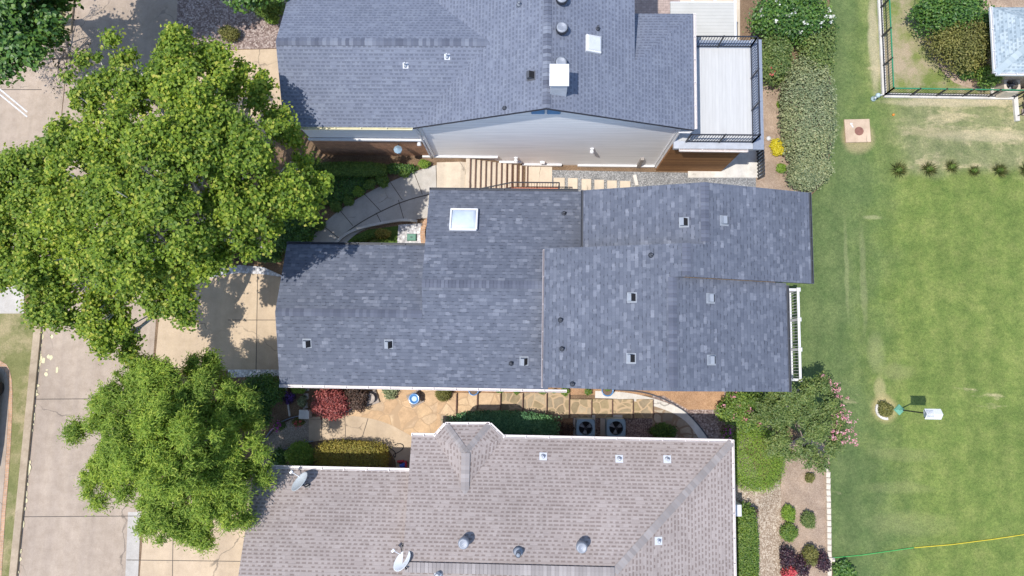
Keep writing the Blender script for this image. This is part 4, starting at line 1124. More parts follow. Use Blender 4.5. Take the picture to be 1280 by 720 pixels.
# ------------------------------------------------------------------ AC condensers
def condenser(loc, label, casing, s=.8, h=.8, pad=True, padoff=(-.05,.06)):
    t = thing('air_conditioner', label, 'air conditioner', tuple(loc)); x, y, z = loc
    if pad:
        p = MB(); p.box((x+padoff[0],y+padoff[1],z+.04),(s*1.22,s*1.15,.1), bev=.015); p.build('pad', m_whitec, t)
    b = MB(); k = .16; sq = [(-1,-1+k),(-1+k,-1),(1-k,-1),(1,-1+k),(1,1-k),(1-k,1),(-1+k,1),(-1,1-k)]
    pts = [(x+a*s/2, y+c*s/2) for a, c in sq]
    z0, z1 = z+.09, z+.09+h
    for i in range(8):
        j = (i+1) % 8; a, c = pts[i], pts[j]; b.face([(a[0],a[1],z0),(c[0],c[1],z0),(c[0],c[1],z1),(a[0],a[1],z1)])
    n = 24; ro_ = s*.37
    ring = [(x+ro_*math.cos(2*math.pi*i/n), y+ro_*math.sin(2*math.pi*i/n), z1+.01) for i in range(n)]
    def sqp(a):
        cx, cy = math.cos(a), math.sin(a); m = max(abs(cx), abs(cy), (abs(cx)+abs(cy))/(2-k)); return (x+cx/m*s/2, y+cy/m*s/2, z1)
    for i in range(n):
        j = (i+1) % n; b.face([ring[i], sqp(2*math.pi*i/n), sqp(2*math.pi*j/n), ring[j]])
    for i in range(n):
        j = (i+1) % n; b.face([ring[i], ring[j], (ring[j][0],ring[j][1],z1-.35), (ring[i][0],ring[i][1],z1-.35)])
    b.build('casing', casing, t)
    f = MB(); f.lathe((x,y,z1-.36), [(ro_,0),(0,.001)], 24); f.build('fan_well', m_black, t)
    for q in range(3):
        bl = MB(); a0 = q*2*math.pi/3+.5; pts = []
        for rr, da in ((.05,-.3),(ro_*.92,-.42),(ro_*.95,.3),(.05,.5)):
            pts.append((x+rr*math.cos(a0+da), y+rr*math.sin(a0+da), z1-.16+.05*da))
        bl.face(pts); bl.face([(p[0],p[1],p[2]-.012) for p in pts[::-1]]); bl.build('fan_blade', m_blade, t)
    gr = MB()
    for rr in (.12,.22,.32,.42,.52,.62,.72,.82,.92):
        pts = [(x+ro_*rr*math.cos(2*math.pi*i/28), y+ro_*rr*math.sin(2*math.pi*i/28), z1+.03) for i in range(29)]
        gr.tube(pts, .004, 4, cap=False)
    for i in range(4):
        a = i*math.pi/4; gr.tube([(x-ro_*math.cos(a),y-ro_*math.sin(a),z1+.024),(x+ro_*math.cos(a),y+ro_*math.sin(a),z1+.024)], .005, 4)
    gr.lathe((x,y,z1+.02), [(.08,0),(.07,.02),(0,.025)], 12); gr.build('grille', m_iron, t)
    return t
def at_h(px, py, h):   # ground point of something whose visible centre is h above ground
    z = -.5
    for _ in range(6):
        p = P(px, py, z); z = g(p.x, p.y)+h
    p = P(px, py, z); return Vector((p.x, p.y, g(p.x, p.y)))
q = at_h(732,535,.8); q.z += .03; condenser(q, 'blue grey air conditioner nearer the dark juniper, in the shaded gravel', m_acblue, .82, .75, True, (0,.05))
q = at_h(770,535,.8); q.z += .03; condenser(q, 'blue grey air conditioner with a wide strip of pale pad on its left', m_acblue, .84, .75, True, (-.13,.05))
q = at_h(1263,107,.7); q.z += .03; condenser(q, 'tan air conditioner under the corner of the pale blue roof', m_actan, .75, .7)

# ------------------------------------------------------------------ steps
nst = 12
t = thing('garden_stairs', 'flight of cream concrete stairs with brown edge lines descending between two houses', 'stairs', (XN0,P(600,215,0).y,0))
y_hi, y_lo = yw-.1, P(620,246,-.6).y
xs_ = [P(582+ (660-582)*i/nst, 220, DROP*i/nst).x for i in range(nst+1)]
for i in range(nst):
    z = DROP*(i)/nst+.0
    b = MB(); b.box(((xs_[i]+xs_[i+1])/2,(y_hi+y_lo)/2,z-.3),(xs_[i+1]-xs_[i]-.002,y_hi-y_lo,.6)); tr_ = b.build('tread', m_cream, t)
    b = MB(); b.box((xs_[i+1]-.028,(y_hi+y_lo)/2,z+.004),(.05,y_hi-y_lo-.01,.012)); b.build('edge_line', m_dkbrown, tr_)  # thin brown strip along the descending edge of each tread
b = MB(); b.box(((xs_[nst]+P(690,224,-1.3).x)/2,(y_hi+y_lo)/2,DROP-.05),(P(690,224,-1.3).x-xs_[nst],y_hi-y_lo,.2)); b.build('landing', m_cream, t)
gl = ['first cream stepping slab in grey gravel, nearest the stair landing','second cream stepping slab in grey gravel from the stair landing','third cream stepping slab in grey gravel from the stair landing','fourth cream stepping slab in grey gravel from the stair landing','fifth cream stepping slab in grey gravel from the stair landing','last cream stepping slab in grey gravel, farthest from the stair landing']
for i, (a, c, yy) in enumerate(((692,706,226),(710,722,226.5),(727,739,227.5),(743,755,228.5),(759,771,229.5),(775,788,230))):
    p0 = G(a,yy,.03); p1 = G(c,yy,.03); b = MB(); b.box(((p0.x+p1.x)/2,p0.y-.35,p0.z),(p1.x-p0.x,1.0,.07), bev=.012)
    b.single('stepping_stone', m_cream, gl[i], 'stepping stone', 'cream stepping slabs in grey gravel')
p0 = G(793,219,.04); p1 = G(796,232,.04); MB().bar(p0,p1,.16,.12).single('stone_edging', m_whitec, 'short white kerb piece across the grey gravel by the stepping slabs', 'kerb')
lines = [547,571,597,626,654,684,712,740,766,792,817]
t = thing('stone_steps', 'long flight of shallow flagstone steps between the slate roof and the air conditioners', 'steps', tuple(G(547,505)))
for i in range(len(lines)-1):
    z = DROP*i/10+.03
    a = P(lines[i],505,z).x; c = P(lines[i+1],505,z).x
    yt = P((lines[i]+lines[i+1])/2, 491 if i < 6 else 499, z).y; ybm = P((lines[i]+lines[i+1])/2, 545 if i < 3 else 523, z).y
    b = MB(); b.box(((a+c)/2,(yt+ybm)/2,z-.2),(c-a-.004,yt-ybm,.4), bev=.012)
    tr_ = b.build('tread', m_flag if i < 3 else m_step, t)
    b = MB(); b.box((c-.022,(yt+ybm)/2-.01,z+.004),(.04,yt-ybm-.06,.01)); b.build('edge_line', m_dkbrown, tr_)  # step shadow put in as a dark strip along the tread edge

# ------------------------------------------------------------------ edging blocks, kerbs
ep = [(1031,578),(1034,590),(1035,640),(1036,720),(1039,800)]
def alongpx(pts, step):
    out = []; acc = 0
    W = [G(*p) for p in pts]
    for a, b in zip(W, W[1:]):
        L = (b-a).length; s = acc
        while s < L: out.append((a.lerp(b, s/L), (b-a).normalized())); s += step
        acc = s-L
    return out
src = None
for p, d in alongpx(ep, .27):
    if src is None:
        b = MB(); b.box((0,0,.05),(.19,.25,.16), bev=.02); src = b.single('edging_block', m_edge, 'pale stone edging block in the straight row between mulch bed and lawn', 'edging block', 'edging blocks along the lawn')
        o = src
    else: o = src.copy(); C.objects.link(o)
    o.location = p; o.rotation_euler = (rnd.uniform(-.03,.03), rnd.uniform(-.03,.03), math.atan2(d.y,d.x)-math.pi/2+rnd.uniform(-.08,.08))
def edging(pts, name, label, mat, w=.1, h=.1, cat='edging', sm=2):
    W = [G(*p) for p in smoothpoly(pts, sm, False)]; b = MB()
    for a, c in zip(W, W[1:]): b.bar(a+Vector((0,0,h*.3)), c+Vector((0,0,h*.3)), w, h)
    return b.single(name, mat, label, cat)
edging([(416,309),(432,293),(452,285),(480,279),(505,275),(522,277)], 'stone_edging', 'white curved kerb along the small grass patch by the curved walk', m_whitec, .12, .2)
edging([(530,306),(528,288),(533,277),(540,272)], 'brick_edging', 'curved brick edging beside the white rocks and green utility lid', m_brickpave, .22, .16)
edging([(919,578),(925,592),(938,606),(950,611)], 'stone_edging', 'white curved edging under the clipped ground cover by the gravel path', m_whitec, .1, .14)
edging([(324,572),(332,547),(348,529),(366,521),(386,518)], 'metal_edging', 'pale outer edging along the dark curved walk', m_galv, .04, .2)
edging([(330,592),(340,576),(355,562),(372,554),(392,551)], 'metal_edging', 'pale inner edging between the dark curved walk and the round shrub', m_galv, .05, .2)
edging([(358,483),(360,500),(363,520)], 'stone_edging', 'thin pale edging left of the white stepping blocks by the violet flowers', m_palest, .07, .14)
edging([(418,521),(432,516),(444,507),(450,498)], 'stone_edging', 'white scalloped stone edging under the red maple', m_whitec, .09, .14)
edging([(718,523),(718,549)], 'wood_edging', 'thin tan board edging left of the air conditioners', m_palest, .05, .12)

# ------------------------------------------------------------------ fence of the yard
ft = thing('fence', 'low black picket fence with green top rail around the neighbouring yard', 'fence', tuple(G(1103,122)))
fpts = [G(1096,-60), G(1104,120), G(1266,122.5)]
b = MB()
for a, c in zip(fpts, fpts[1:]): b.bar(a+Vector((0,0,.05)), c+Vector((0,0,.05)), .2, .16)
kb = b.build('base_kerb', m_whitec, ft)
b = MB(); gp = MB()
hF = .95
for a, c in zip(fpts, fpts[1:]):
    b.bar(a+Vector((0,0,.2)), c+Vector((0,0,.2)), .04, .04)
    gp.bar(a+Vector((0,0,hF)), c+Vector((0,0,hF)), .05, .05)
    n_ = int((c-a).length/.13)
    for i in range(n_): q = a.lerp(c, i/n_); b.bar(q+Vector((0,0,.2)), q+Vector((0,0,hF)), .01, .01)
b.build('picket_panel', m_iron, ft); gp.build('top_rail', m_greenrail, ft)
for a, c in zip(fpts, fpts[1:]):
    L = (c-a).length; n_ = round(L/1.35)
    for i in range(n_+1):
        q = a.lerp(c, i/n_); b = MB(); b.box(q+Vector((0,0,.5)),(.06,.06,1.0)); b.build('post', m_iron, ft)
b = MB(); b.bar(G(1267,118)+Vector((0,0,.03)), G(1270,152)+Vector((0,0,.03)), .2, .2); b.single('stone_edging', m_whitec, 'white kerb at the right end of the green railed fence', 'kerb')
t = thing('wooden_steps', 'grey brown wooden steps with dark rail beside the tan air conditioner', 'steps', tuple(G(1285,130)))
for i in range(4):
    b = MB(); q = G(1284,114+i*9); b.box(q+Vector((.3,0,.5-i*.14)),(1.2,.3,.06)); b.build('tread', plain('worn_wood',(.33,.26,.21),.85), t)
b = MB(); q0 = G(1270,146); q1 = G(1274,112)
b.bar(q0+Vector((0,0,.95)), q1+Vector((0,0,1.4)), .05, .05)
for k in range(4): q = q0.lerp(q1, k/3); b.bar(q, q+Vector((0,0,.95+.15*k)), .04, .04)
b.build('handrail', m_iron, t)

# gate by the deck
b = MB(); q0 = G(946,190); q1 = G(947,224)
for zz in (.15,.95): b.bar(q0+Vector((0,0,zz)), q1+Vector((0,0,zz)), .04, .05)
for k in range(9): q = q0.lerp(q1, k/8); b.bar(q, q+Vector((0,0,1.0)), .05, .08)
b.single('garden_gate', m_iron, 'low black slatted barrier under the corner of the raised deck', 'barrier')

# ------------------------------------------------------------------ small objects
t = thing('sewer_access', 'square tan concrete slab in the lawn with round rusty lid', 'manhole', tuple(G(1071,164)))
q = G(1071,164); b = MB(); b.box(q+Vector((0,0,.03)),(1.2,1.14,.14), rz=.03, bev=.015); b.build('slab', m_pad, t)
b = MB(); b.lathe(q+Vector((.06,-.03,.1)), [(.21,0),(.21,.015),(.19,.022),(.17,.016),(0,.018)], 24); b.build('lid', m_rust, t)
b = MB(); b.box(q+Vector((-.27,.25,.102)),(.06,.24,.008), rz=.5); b.box(q+Vector((-.30,.34,.103)),(.12,.06,.008), rz=.2); b.build('paint_mark', m_paint, t)
t = thing('tap_post', 'small pale blue grey tap post standing in grass by the fence corner', 'tap post', tuple(G(1091,124)))
q = G(1091,124); b = MB(); b.lathe(q, [(.13,0),(.12,.1),(.08,.16),(.09,.42),(.12,.5),(.07,.6),(0,.63)], 12); b.build('body', plain('pale_metal',(.42,.52,.56),.5,.2,10), t, True)
b = MB(); b.tube([q+Vector((0,0,.45)), q+Vector((.2,.04,.47)), q+Vector((.24,.04,.36))], .03, 8); b.tube([q+Vector((0,0,.4)), q+Vector((-.1,-.12,.38))], .04, 8); b.build('spout', m_flash, t)
# bird house on a post
q = G(1123.5,512); t = thing('birdhouse', 'white birdhouse on a tall thin post with green collar standing in the lawn', 'birdhouse', tuple(q))
b = MB(); b.tube([q, q+Vector((0,0,2.35))], .03, 10); b.build('post', m_iron, t)
b = MB(); b.lathe(q+Vector((0,0,.02)), [(.26,0),(.24,.06),(.12,.2),(.05,.34),(.03,.36)], 4); b.build('collar', m_teal, t)
b = MB(); c = q+Vector((.02,0,2.5)); b.box(c,(.46,.3,.3), bev=.01); bo = b.build('box', m_white, t)
b = MB()
b.face([c+Vector((-.34,-.22,.13)),c+Vector((.34,-.22,.13)),c+Vector((.34,0,.3)),c+Vector((-.34,0,.3))]); b.face([c+Vector((-.34,0,.3)),c+Vector((.34,0,.3)),c+Vector((.34,.22,.13)),c+Vector((-.34,.22,.13))])
b.face([c+Vector((-.34,-.22,.12)),c+Vector((-.34,0,.29)),c+Vector((.34,0,.29)),c+Vector((.34,-.22,.12))]); b.face([c+Vector((-.34,.22,.12)),c+Vector((.34,.22,.12)),c+Vector((.34,0,.29)),c+Vector((-.34,0,.29))])
for k in range(6): b.box(c+Vector((-.32+.05*k,0,.315-.0)),(.02,.3,.02))
b.build('roof', m_white, bo)
b = MB()
for k in range(2): b.lathe(c+Vector((-.12+.24*k,-.152,.02)), [(.035,0),(0,.002)], 12, M=Matrix.Rotation(R(90),3,'X'))
b.tube([c+Vector((-.25,-.16,-.1)),c+Vector((.25,-.16,-.1))], .012, 6); b.build('entrance', m_black, bo)
ring = [q+Vector((-.62,.0,.04))+Vector((.42*math.cos(a),.42*math.sin(a),0)) for a in [R(150+10*i) for i in range(14)]]
b = MB()
for a, c_ in zip(ring, ring[1:]): b.bar(a, c_, .12, .12)
b.single('stone_edging', m_whitec, 'white half ring of stones around the bush next to the birdhouse post', 'edging')
# ropes
pr = [G(1041,697,.03), G(1075,694,.03), G(1110,689,.03), G(1142,684.5,.03)]
MB().tube([p+Vector((0,0,.02)) for p in pr], .016, 6).single('green_hose', m_grope, 'thin green line lying across the lawn from the edging', 'hose')
pr = [G(1142.5,684.5,.03), G(1190,680.5,.03), G(1240,674,.03), G(1300,665,.03), G(1350,658,.03)]
MB().tube([p+Vector((0,0,.02)) for p in pr], .018, 6).single('yellow_hose', m_yrope, 'thin yellow line lying across the lawn, continuing the green one', 'hose')
q = G(1040,699); b = MB(); b.box(q+Vector((0,0,.06)),(.17,.17,.14), bev=.03); b.lathe(q+Vector((0,0,.13)), [(.05,0),(.05,.08),(0,.09)], 10); b.single('stake_box', m_palest, 'small cream tap box at the start of the green line', 'tap box')
# utility lid
t = thing('utility_box', 'green utility lid set among white rocks beside the grass patch', 'utility box', tuple(G(515,297)))
q = G(515,297,.03); b = MB(); b.box(q+Vector((0,0,.06)),(.42,.32,.16), bev=.03); b.build('lid', m_green_box, t); b = MB(); b.box(q+Vector((0,0,.145)),(.1,.04,.02)); b.build('handle', m_iron, t)
# planters
def pot(px, py, r, h, label, mat, soil=True, plant=None):
    q = at_h(px, py, h); q.z += .02; t = thing('plant_pot', label, 'plant pot', tuple(q))
    b = MB(); b.lathe(q, [(r*.65,0),(r*.9,h*.35),(r*.98,h*.8),(r*1.08,h*.95),(r*1.06,h),(r*.9,h),(r*.86,h*.85),(0,h*.84)], 24); b.build('pot', mat, t, True)
    b = MB(); b.lathe(q, [(r*.85,h*.86),(r*.4,h*.9),(0,h*.9)], 16); b.build('soil', m_dirt, t)
    return t, q
pt1, q1 = pot(592,488,.22,.4,'small blue rimmed pot of bare soil under the gutter of the slate roof', m_bluegl)
pt2, q2 = pot(759.5,488,.26,.45,'large blue rimmed pot with a green sprig at the start of the pale curved strip', m_bluegl)
q = at_h(517,499,.5); t = thing('bird_bath', 'grey stone pedestal with a blue glazed bowl on the flagstone patio', 'bird bath', tuple(q))
b = MB(); b.box(q+Vector((0,0,.06)),(.62,.62,.12), rz=.5, bev=.02); b.box(q+Vector((0,0,.28)),(.5,.5,.36), rz=.5, bev=.03); b.build('pedestal', m_stone, t)
b = MB(); b.lathe(q+Vector((.03,.02,.46)), [(.1,0),(.2,.06),(.24,.12),(.23,.13),(.17,.08),(0,.05)], 20); b.build('bowl', m_bluegl, t, True)
b = MB(); b.lathe(q+Vector((.03,.02,.53)), [(.13,0),(0,.002)], 16); b.build('water', plain('water_glint',(.5,.62,.75),.08,.1), t)
q = at_h(462,498,.4); t = thing('stone_urn', 'weathered square stone planter beside the purple shrub on the patio', 'planter', tuple(q))
b = MB(); b.box(q+Vector((0,0,.07)),(.62,.62,.14), rz=.35, bev=.02); b.build('plinth', m_stone, t)
b = MB(); b.lathe(q+Vector((0,0,.14)), [(.17,0),(.14,.06),(.2,.2),(.24,.24),(.22,.25),(.18,.2),(0,.19)], 18); b.build('bowl', plain('weathered_stone',(.38,.33,.29),.9,.3,8), t, True)
q = at_h(380,518,.6); t = thing('stone_pillar', 'white square stone pedestal at the bend of the dark walk', 'pedestal', tuple(q))
b = MB(); b.box(q+Vector((0,0,.27)),(.36,.36,.54)); b.build('shaft', m_palest, t); b = MB(); b.box(q+Vector((0,0,.58)),(.46,.4,.08), bev=.015); b.build('cap', m_whitec, t)
for k, (px, py) in enumerate(((384,485),(383,495.5),(382,507))):
    q = G(px,py,.04); b = MB(); b.box(q+Vector((0,0,.02)),(.22,.26,.1), rz=.1*k, bev=.02)
    b.single('stepping_stone', m_whitec, ['white stepping block under the eave, left of the red maple','middle white stepping block of three left of the red maple','white stepping block nearest the white pedestal'][k], 'stepping stone', 'white stepping blocks by the maple')
# hose and cans on the shaded walk
hp = [(478,555),(488,560),(495,566),(494,573),(491,568),(497,566),(503,562),(505,557),(500,554),(493,556)]
W = [G(x, y, .05) for x, y in smoothpoly(hp, 2, False)]
MB().tube(W, .018, 6).single('garden_hose', m_rubber, 'black garden hose looped on the tan walk beside the clipped hedge', 'hose')
q = G(504,582,.035); t = thing('toy_car', 'small blue and red toy cart parked on the shaded walk corner', 'toy cart', tuple(q))
b = MB(); b.box(q+Vector((.03,.05,.16)),(.34,.16,.14), rz=.4, bev=.04); b.box(q+Vector((.06,-.1,.14)),(.2,.18,.16), rz=.4, bev=.04); b.build('body', m_bluecan, t)
b = MB(); b.box(q+Vector((-.1,.2,.12)),(.3,.1,.12), rz=.1, bev=.03); b.box(q+Vector((.16,.1,.24)),(.1,.3,.06), rz=.1, bev=.02); b.build('trim', m_redcan, t)
for k in range(4):
    b = MB(); b.lathe(q+Vector((-.12+.26*(k % 2),-.16+.3*(k//2),.07)), [(.07,-.03),(.07,.03)], 12, M=Matrix.Rotation(R(90),3,'X')); b.build('wheel', m_iron, t)
# small stone figure among juniper
q = at_h(659,538,.6); t = thing('garden_statue', 'small pale stone figure standing among the dark juniper', 'statue', tuple(q))
b = MB(); b.lathe(q, [(.16,0),(.15,.08),(.09,.12),(.11,.3),(.13,.45),(.06,.58),(.085,.64),(.08,.72),(0,.76)], 14); b.build('figure', m_palest, t, True)
b = MB(); b.box(q+Vector((-.08,.09,.4)),(.3,.1,.12), rz=2.2, bev=.03); b.box(q+Vector((.13,-.1,.42)),(.26,.12,.1), rz=-.7, bev=.03); b.build('wings', m_palest, t)
q = G(960,174); MB().lathe(q+Vector((0,0,.0)), [(.06,0),(.11,.05),(.12,.11),(.09,.18),(0,.22)], 14).single('garden_lamp', m_white, 'small white globe lamp on the mulch beside the deck', 'garden lamp', smooth=True)
q = G(1122,177.5); 
MB().lathe(q, [(.03,0),(.05,.04),(0,.07)], 8).single('ball', plain('orange',(.75,.22,.03),.5), 'tiny orange ball in the dry grass', 'ball', smooth=True) if False else None
q = G(1116,144); MB().lathe(q+Vector((0,0,.01)), [(.03,0),(.06,.04),(.05,.09),(0,.11)], 10).single('ball', plain('orange_ball',(.75,.25,.04),.5), 'tiny orange ball in the dry grass below the fence', 'ball', smooth=True)

# ------------------------------------------------------------------ brick edged drive and car at the far left
sheet('brick_border', smoothpoly([(-200,448),(-20,446),(6,452),(14,466),(16,500),(12,580),(5,660),(-4,830),(-200,830)], 1), .075, m_brickpave)
sheet('driveway', smoothpoly([(-200,455),(-20,454),(3,459),(10,470),(11,500),(7,580),(0,660),(-9,830),(-200,830)], 1), .085, m_street)
def car():
    c = G(-22,524,.085); t = thing('parked_car', 'parked car at the left edge with black glass and maroon tail, half out of frame', 'car', tuple(c))
    x, y, z = c; Lc, Wc = 4.5, 1.8
    b = MB()
    st = [(-2.25,.35,.70,.74),(-2.15,.3,.86,.84),(-1.2,.28,.98,.9),(0,.28,1.0,.9),(1.2,.28,.96,.9),(2.1,.3,.84,.84),(2.28,.36,.68,.72)]
    rings = []
    for (yy, z0, z1, hw) in st:
        rings.append([(x-hw,y+yy,z+z0),(x+hw,y+yy,z+z0),(x+hw*1.02,y+yy,z+(z0+z1)/2),(x+hw*.9,y+yy,z+z1),(x-hw*.9,y+yy,z+z1),(x-hw*1.02,y+yy,z+(z0+z1)/2)])
    for a, q in zip(rings, rings[1:]):
        for i in range(6):
            j = (i+1) % 6; b.face([a[i],a[j],q[j],q[i]])
    b.face(rings[0][::-1]); b.face(rings[-1]); bo = b.build('body', m_maroon, t, True)
    b = MB(); lo = [(x-.78,y-1.5,z+.97),(x+.78,y-1.5,z+.97),(x+.78,y+1.25,z+.95),(x-.78,y+1.25,z+.95)]; hi = [(x-.6,y-.9,z+1.42),(x+.6,y-.9,z+1.42),(x+.6,y+.55,z+1.44),(x-.6,y+.55,z+1.44)]
    for i in range(4):
        j = (i+1) % 4; b.face([lo[i],lo[j],hi[j],hi[i]])
    b.build('window', m_glassdark, t); b = MB(); b.box((x,y-.18,z+1.445),(1.24,1.5,.05), bev=.02); b.build('roof', plain('silver_paint',(.40,.41,.43),.35), t)
    for sx in (-1,1):
        for sy in (-1.35,1.4):
            b = MB(); b.lathe((x+sx*.8,y+sy,z+.33), [(.2,-.1),(.33,-.09),(.33,.09),(.2,.1)], 20, M=Matrix.Rotation(R(90),3,'Y')); b.build('wheel', m_rubber, t)
car()

# ------------------------------------------------------------------ vegetation
NPR = np.random.default_rng(11)
def leafmesh(name, mat, parent, pts, nrm_, size, aspect=.62, fold=.25, tang=None, jitter=.35):
    n = len(pts)
    nr = nrm_/np.maximum(np.linalg.norm(nrm_, axis=1, keepdims=True), 1e-6)
    if tang is None: tang = NPR.normal(size=(n,3))
    t = tang-nr*np.sum(tang*nr, axis=1, keepdims=True); t /= np.maximum(np.linalg.norm(t, axis=1, keepdims=True), 1e-6)
    s = np.cross(nr, t)
    L = (size*(1+jitter*NPR.uniform(-1,1,n)))[:,None]; W = L*aspect
    base = pts-t*L*.5; tip = pts+t*L*.5-nr*L*fold*.4
    l = pts-t*L*.05+s*W*.5+nr*L*fold*.3; r = pts-t*L*.05-s*W*.5+nr*L*fold*.3
    off = np.array([0.,0,0])
    if parent is not None:
        ro = root_of(parent); off = np.array([ro.get('_ox',0), ro.get('_oy',0), ro.get('_oz',0)])
    v = np.stack([base, r, tip, l], axis=1).reshape(-1,3)-off
    me = bpy.data.meshes.new(name)
    me.vertices.add(4*n); me.vertices.foreach_set('co', v.astype(np.float32).ravel())
    me.loops.add(6*n); me.polygons.add(2*n)
    k = np.arange(n)*4
    idx = np.stack([k,k+1,k+2, k,k+2,k+3], axis=1).ravel()
    me.loops.foreach_set('vertex_index', idx.astype(np.int32))
    me.polygons.foreach_set('loop_start', (np.arange(2*n)*3).astype(np.int32))
    me.polygons.foreach_set('loop_total', np.full(2*n, 3, dtype=np.int32))
    me.materials.append(mat); me.update(calc_edges=True)
    o = bpy.data.objects.new(name, me)
    return link(o, parent)
def blob_pts(blobs, n, power=2.0, shell=.45, low=-.6, soft=0):
    """points through ellipsoids, weighted to the outside; returns pts and outward normals"""
    vol = np.array([b[3]*b[4]+b[3]*b[5]+b[4]*b[5] for b in blobs]); vol = vol/vol.sum()
    ids = NPR.choice(len(blobs), n, p=vol); B = np.array(blobs)[ids]
    d = NPR.normal(size=(n,3)); d /= np.linalg.norm(d, axis=1, keepdims=True)
    d[:,2] = np.where(d[:,2] < low, -d[:,2], d[:,2])
    if power != 2.0:
        nn = (np.abs(d)**power).sum(1)**(1/power); d = d/nn[:,None]
    r = 1-(1-shell)*NPR.random(n)**1.6
    wob = np.clip(1+(.17 if power == 2.0 else .07)*NPR.normal(size=n), .7, 1.4 if power == 2.0 else 1.2)
    if soft: r = NPR.random(n)**.5*np.exp(np.clip(NPR.normal(size=n), -3, 1.25)*soft); wob = 1.0
    p = B[:,:3]+d*B[:,3:6]*(r*wob)[:,None]
    return p, d
def trunk_tube(mb, a, b, r0, r1, bend=.25, n=5, seg=7):
    a = Vector(a); b = Vector(b); d = b-a; L = d.length
    off = Vector((rnd.uniform(-1,1), rnd.uniform(-1,1), rnd.uniform(0,.6)))*bend*L*.4
    pts = [a.lerp(b, i/n)+off*math.sin(math.pi*i/n)*.5+Vector((rnd.uniform(-1,1),rnd.uniform(-1,1),0))*L*.02 for i in range(n+1)]
    mb.tube(pts, [r0+(r1-r0)*i/n for i in range(n+1)], seg)
    return pts
def shrub(px, py, rx, ry, h, mat, label, name='shrub', cat='shrub', leaf=.11, dens=4.0, power=2.0, group=None, blooms=None, bn=60, bsize=.09, lumps=5, aspect=.62, rot=0, upb=.7, zlift=0, stem=True, bpick=None):
    q = at_h(px, py, h*.55); q.z += zlift
    sc = (H-q.z-h*.5)/F; RX, RY = rx*sc, ry*sc
    t = thing(name, label, cat, tuple(q), group)
    blobs = []
    if power > 2.5: blobs = [(0,0,h*.5,RX,RY,h*.5)]
    else:
        blobs.append((0,0,h*.48,RX*.82,RY*.82,h*.46))
        for i in range(lumps):
            a = 2*math.pi*(i+rnd.random()*.7)/lumps; k = rnd.uniform(.35,.62); s = rnd.uniform(.42,.6)
            blobs.append((math.cos(a)*RX*k, math.sin(a)*RY*k, h*rnd.uniform(.45,.62), RX*s, RY*s, h*s*.75))
    area = 2*math.pi*((RX*RY+RX*h+RY*h)/3)
    n = int(max(120, min(14000, dens*area/(leaf*leaf*aspect*.5))))
    p, d = blob_pts(blobs, n, power, .45 if power < 2.5 else .72)
    c, s = math.cos(rot), math.sin(rot)
    p = np.stack([p[:,0]*c-p[:,1]*s, p[:,0]*s+p[:,1]*c, np.maximum(p[:,2], .02)], axis=1)+np.array(q)
    nr = d*.5+np.array([0,0,upb])+NPR.normal(size=p.shape)*.45
    leafmesh('foliage', mat, t, p, nr, leaf, aspect)
    if stem:
        b = MB()
        for i in range(4):
            a = 2*math.pi*i/4+rnd.random(); b.tube([Vector(q)+Vector((0,0,-.03)), Vector(q)+Vector((math.cos(a)*RX*.3,math.sin(a)*RY*.3,h*.35)), Vector(q)+Vector((math.cos(a)*RX*.6,math.sin(a)*RY*.6,h*.6))], [.02,.015,.008], 5)
        b.build('stem', m_trunkb, t)
    if blooms is not None:
        nc = bn; top = [i for i in range(len(p)) if d[i,2] > .1 and (bpick is None or bpick(p[i]-np.array(q)))]
        sel = NPR.choice(top, min(nc, len(top)), replace=False)
        cp = np.repeat(p[sel]+d[sel]*.06+np.array([0,0,.05]), 9, axis=0); cp = cp+NPR.normal(size=cp.shape)*bsize*.55
        leafmesh('blossoms', blooms, t, cp, NPR.normal(size=cp.shape)*.6+np.array([0,0,.8]), bsize*.8, .8)
    return t

def tree(name, label, base, crown_pts, trunk_mat, leaf_mat, n, leaf, trunk_r, aspect=.62, sub=4, clump=(.55,.95), upb=.85, fork=.38, tang=None, shell=.25, flat=.75, limbs=True, bk=.55, soft=.28):
    """crown_pts: list of (centre, radius) main masses in world space; clumps are scattered through them"""
    base = Vector(base); t = thing(name, label, 'tree', tuple(base))
    mb = MB()
    top = sum((Vector(c) for c, r in crown_pts), Vector((0,0,0)))/len(crown_pts)
    fk = base.lerp(Vector((top.x, top.y, top.z)), fork); fk.x = base.x*.7+fk.x*.3; fk.y = base.y*.7+fk.y*.3
    mb.tube([base-Vector((0,0,.2)), base+Vector((0,0,.25)), base.lerp(fk,.5), fk], [trunk_r*1.5, trunk_r*1.1, trunk_r*.92, trunk_r*.8], 10)
    blobs = []
    for c, r in crown_pts:
        c = Vector(c)
        lp = trunk_tube(mb, fk, c+Vector((0,0,-r*.1)), trunk_r*.55, trunk_r*.12, .35)
        m = max(3, int(sub*r*r))
        for i in range(m):
            d = Vector((rnd.gauss(0,1), rnd.gauss(0,1), rnd.gauss(.25,.8))).normalized()
            k = r*rnd.uniform(.35,1.0)
            cc = c+Vector((d.x*k, d.y*k, d.z*k*flat)); cr = rnd.uniform(*clump)
            blobs.append((cc.x, cc.y, cc.z, cr, cr, cr*bk))
            if limbs and i % 2 == 0:
                st = lp[rnd.choice((2,3,4))]; trunk_tube(mb, st, cc, trunk_r*.18, trunk_r*.05, .3, 4, 5)
    mb.build('trunk', trunk_mat, t, True)
    p, d = blob_pts(blobs, n, 2.0, shell, -.75, soft)
    nr = d*.45+np.array([0,0,upb])+NPR.normal(size=p.shape)*.5
    tg = None
    if tang == 'out':
        tg = d+NPR.normal(size=p.shape)*.5; tg[:,2] -= .2
    leafmesh('crown', leaf_mat, t, p, nr, leaf, aspect, tang=tg)
    return t
def W3(px, py, z): return P(px, py, z)
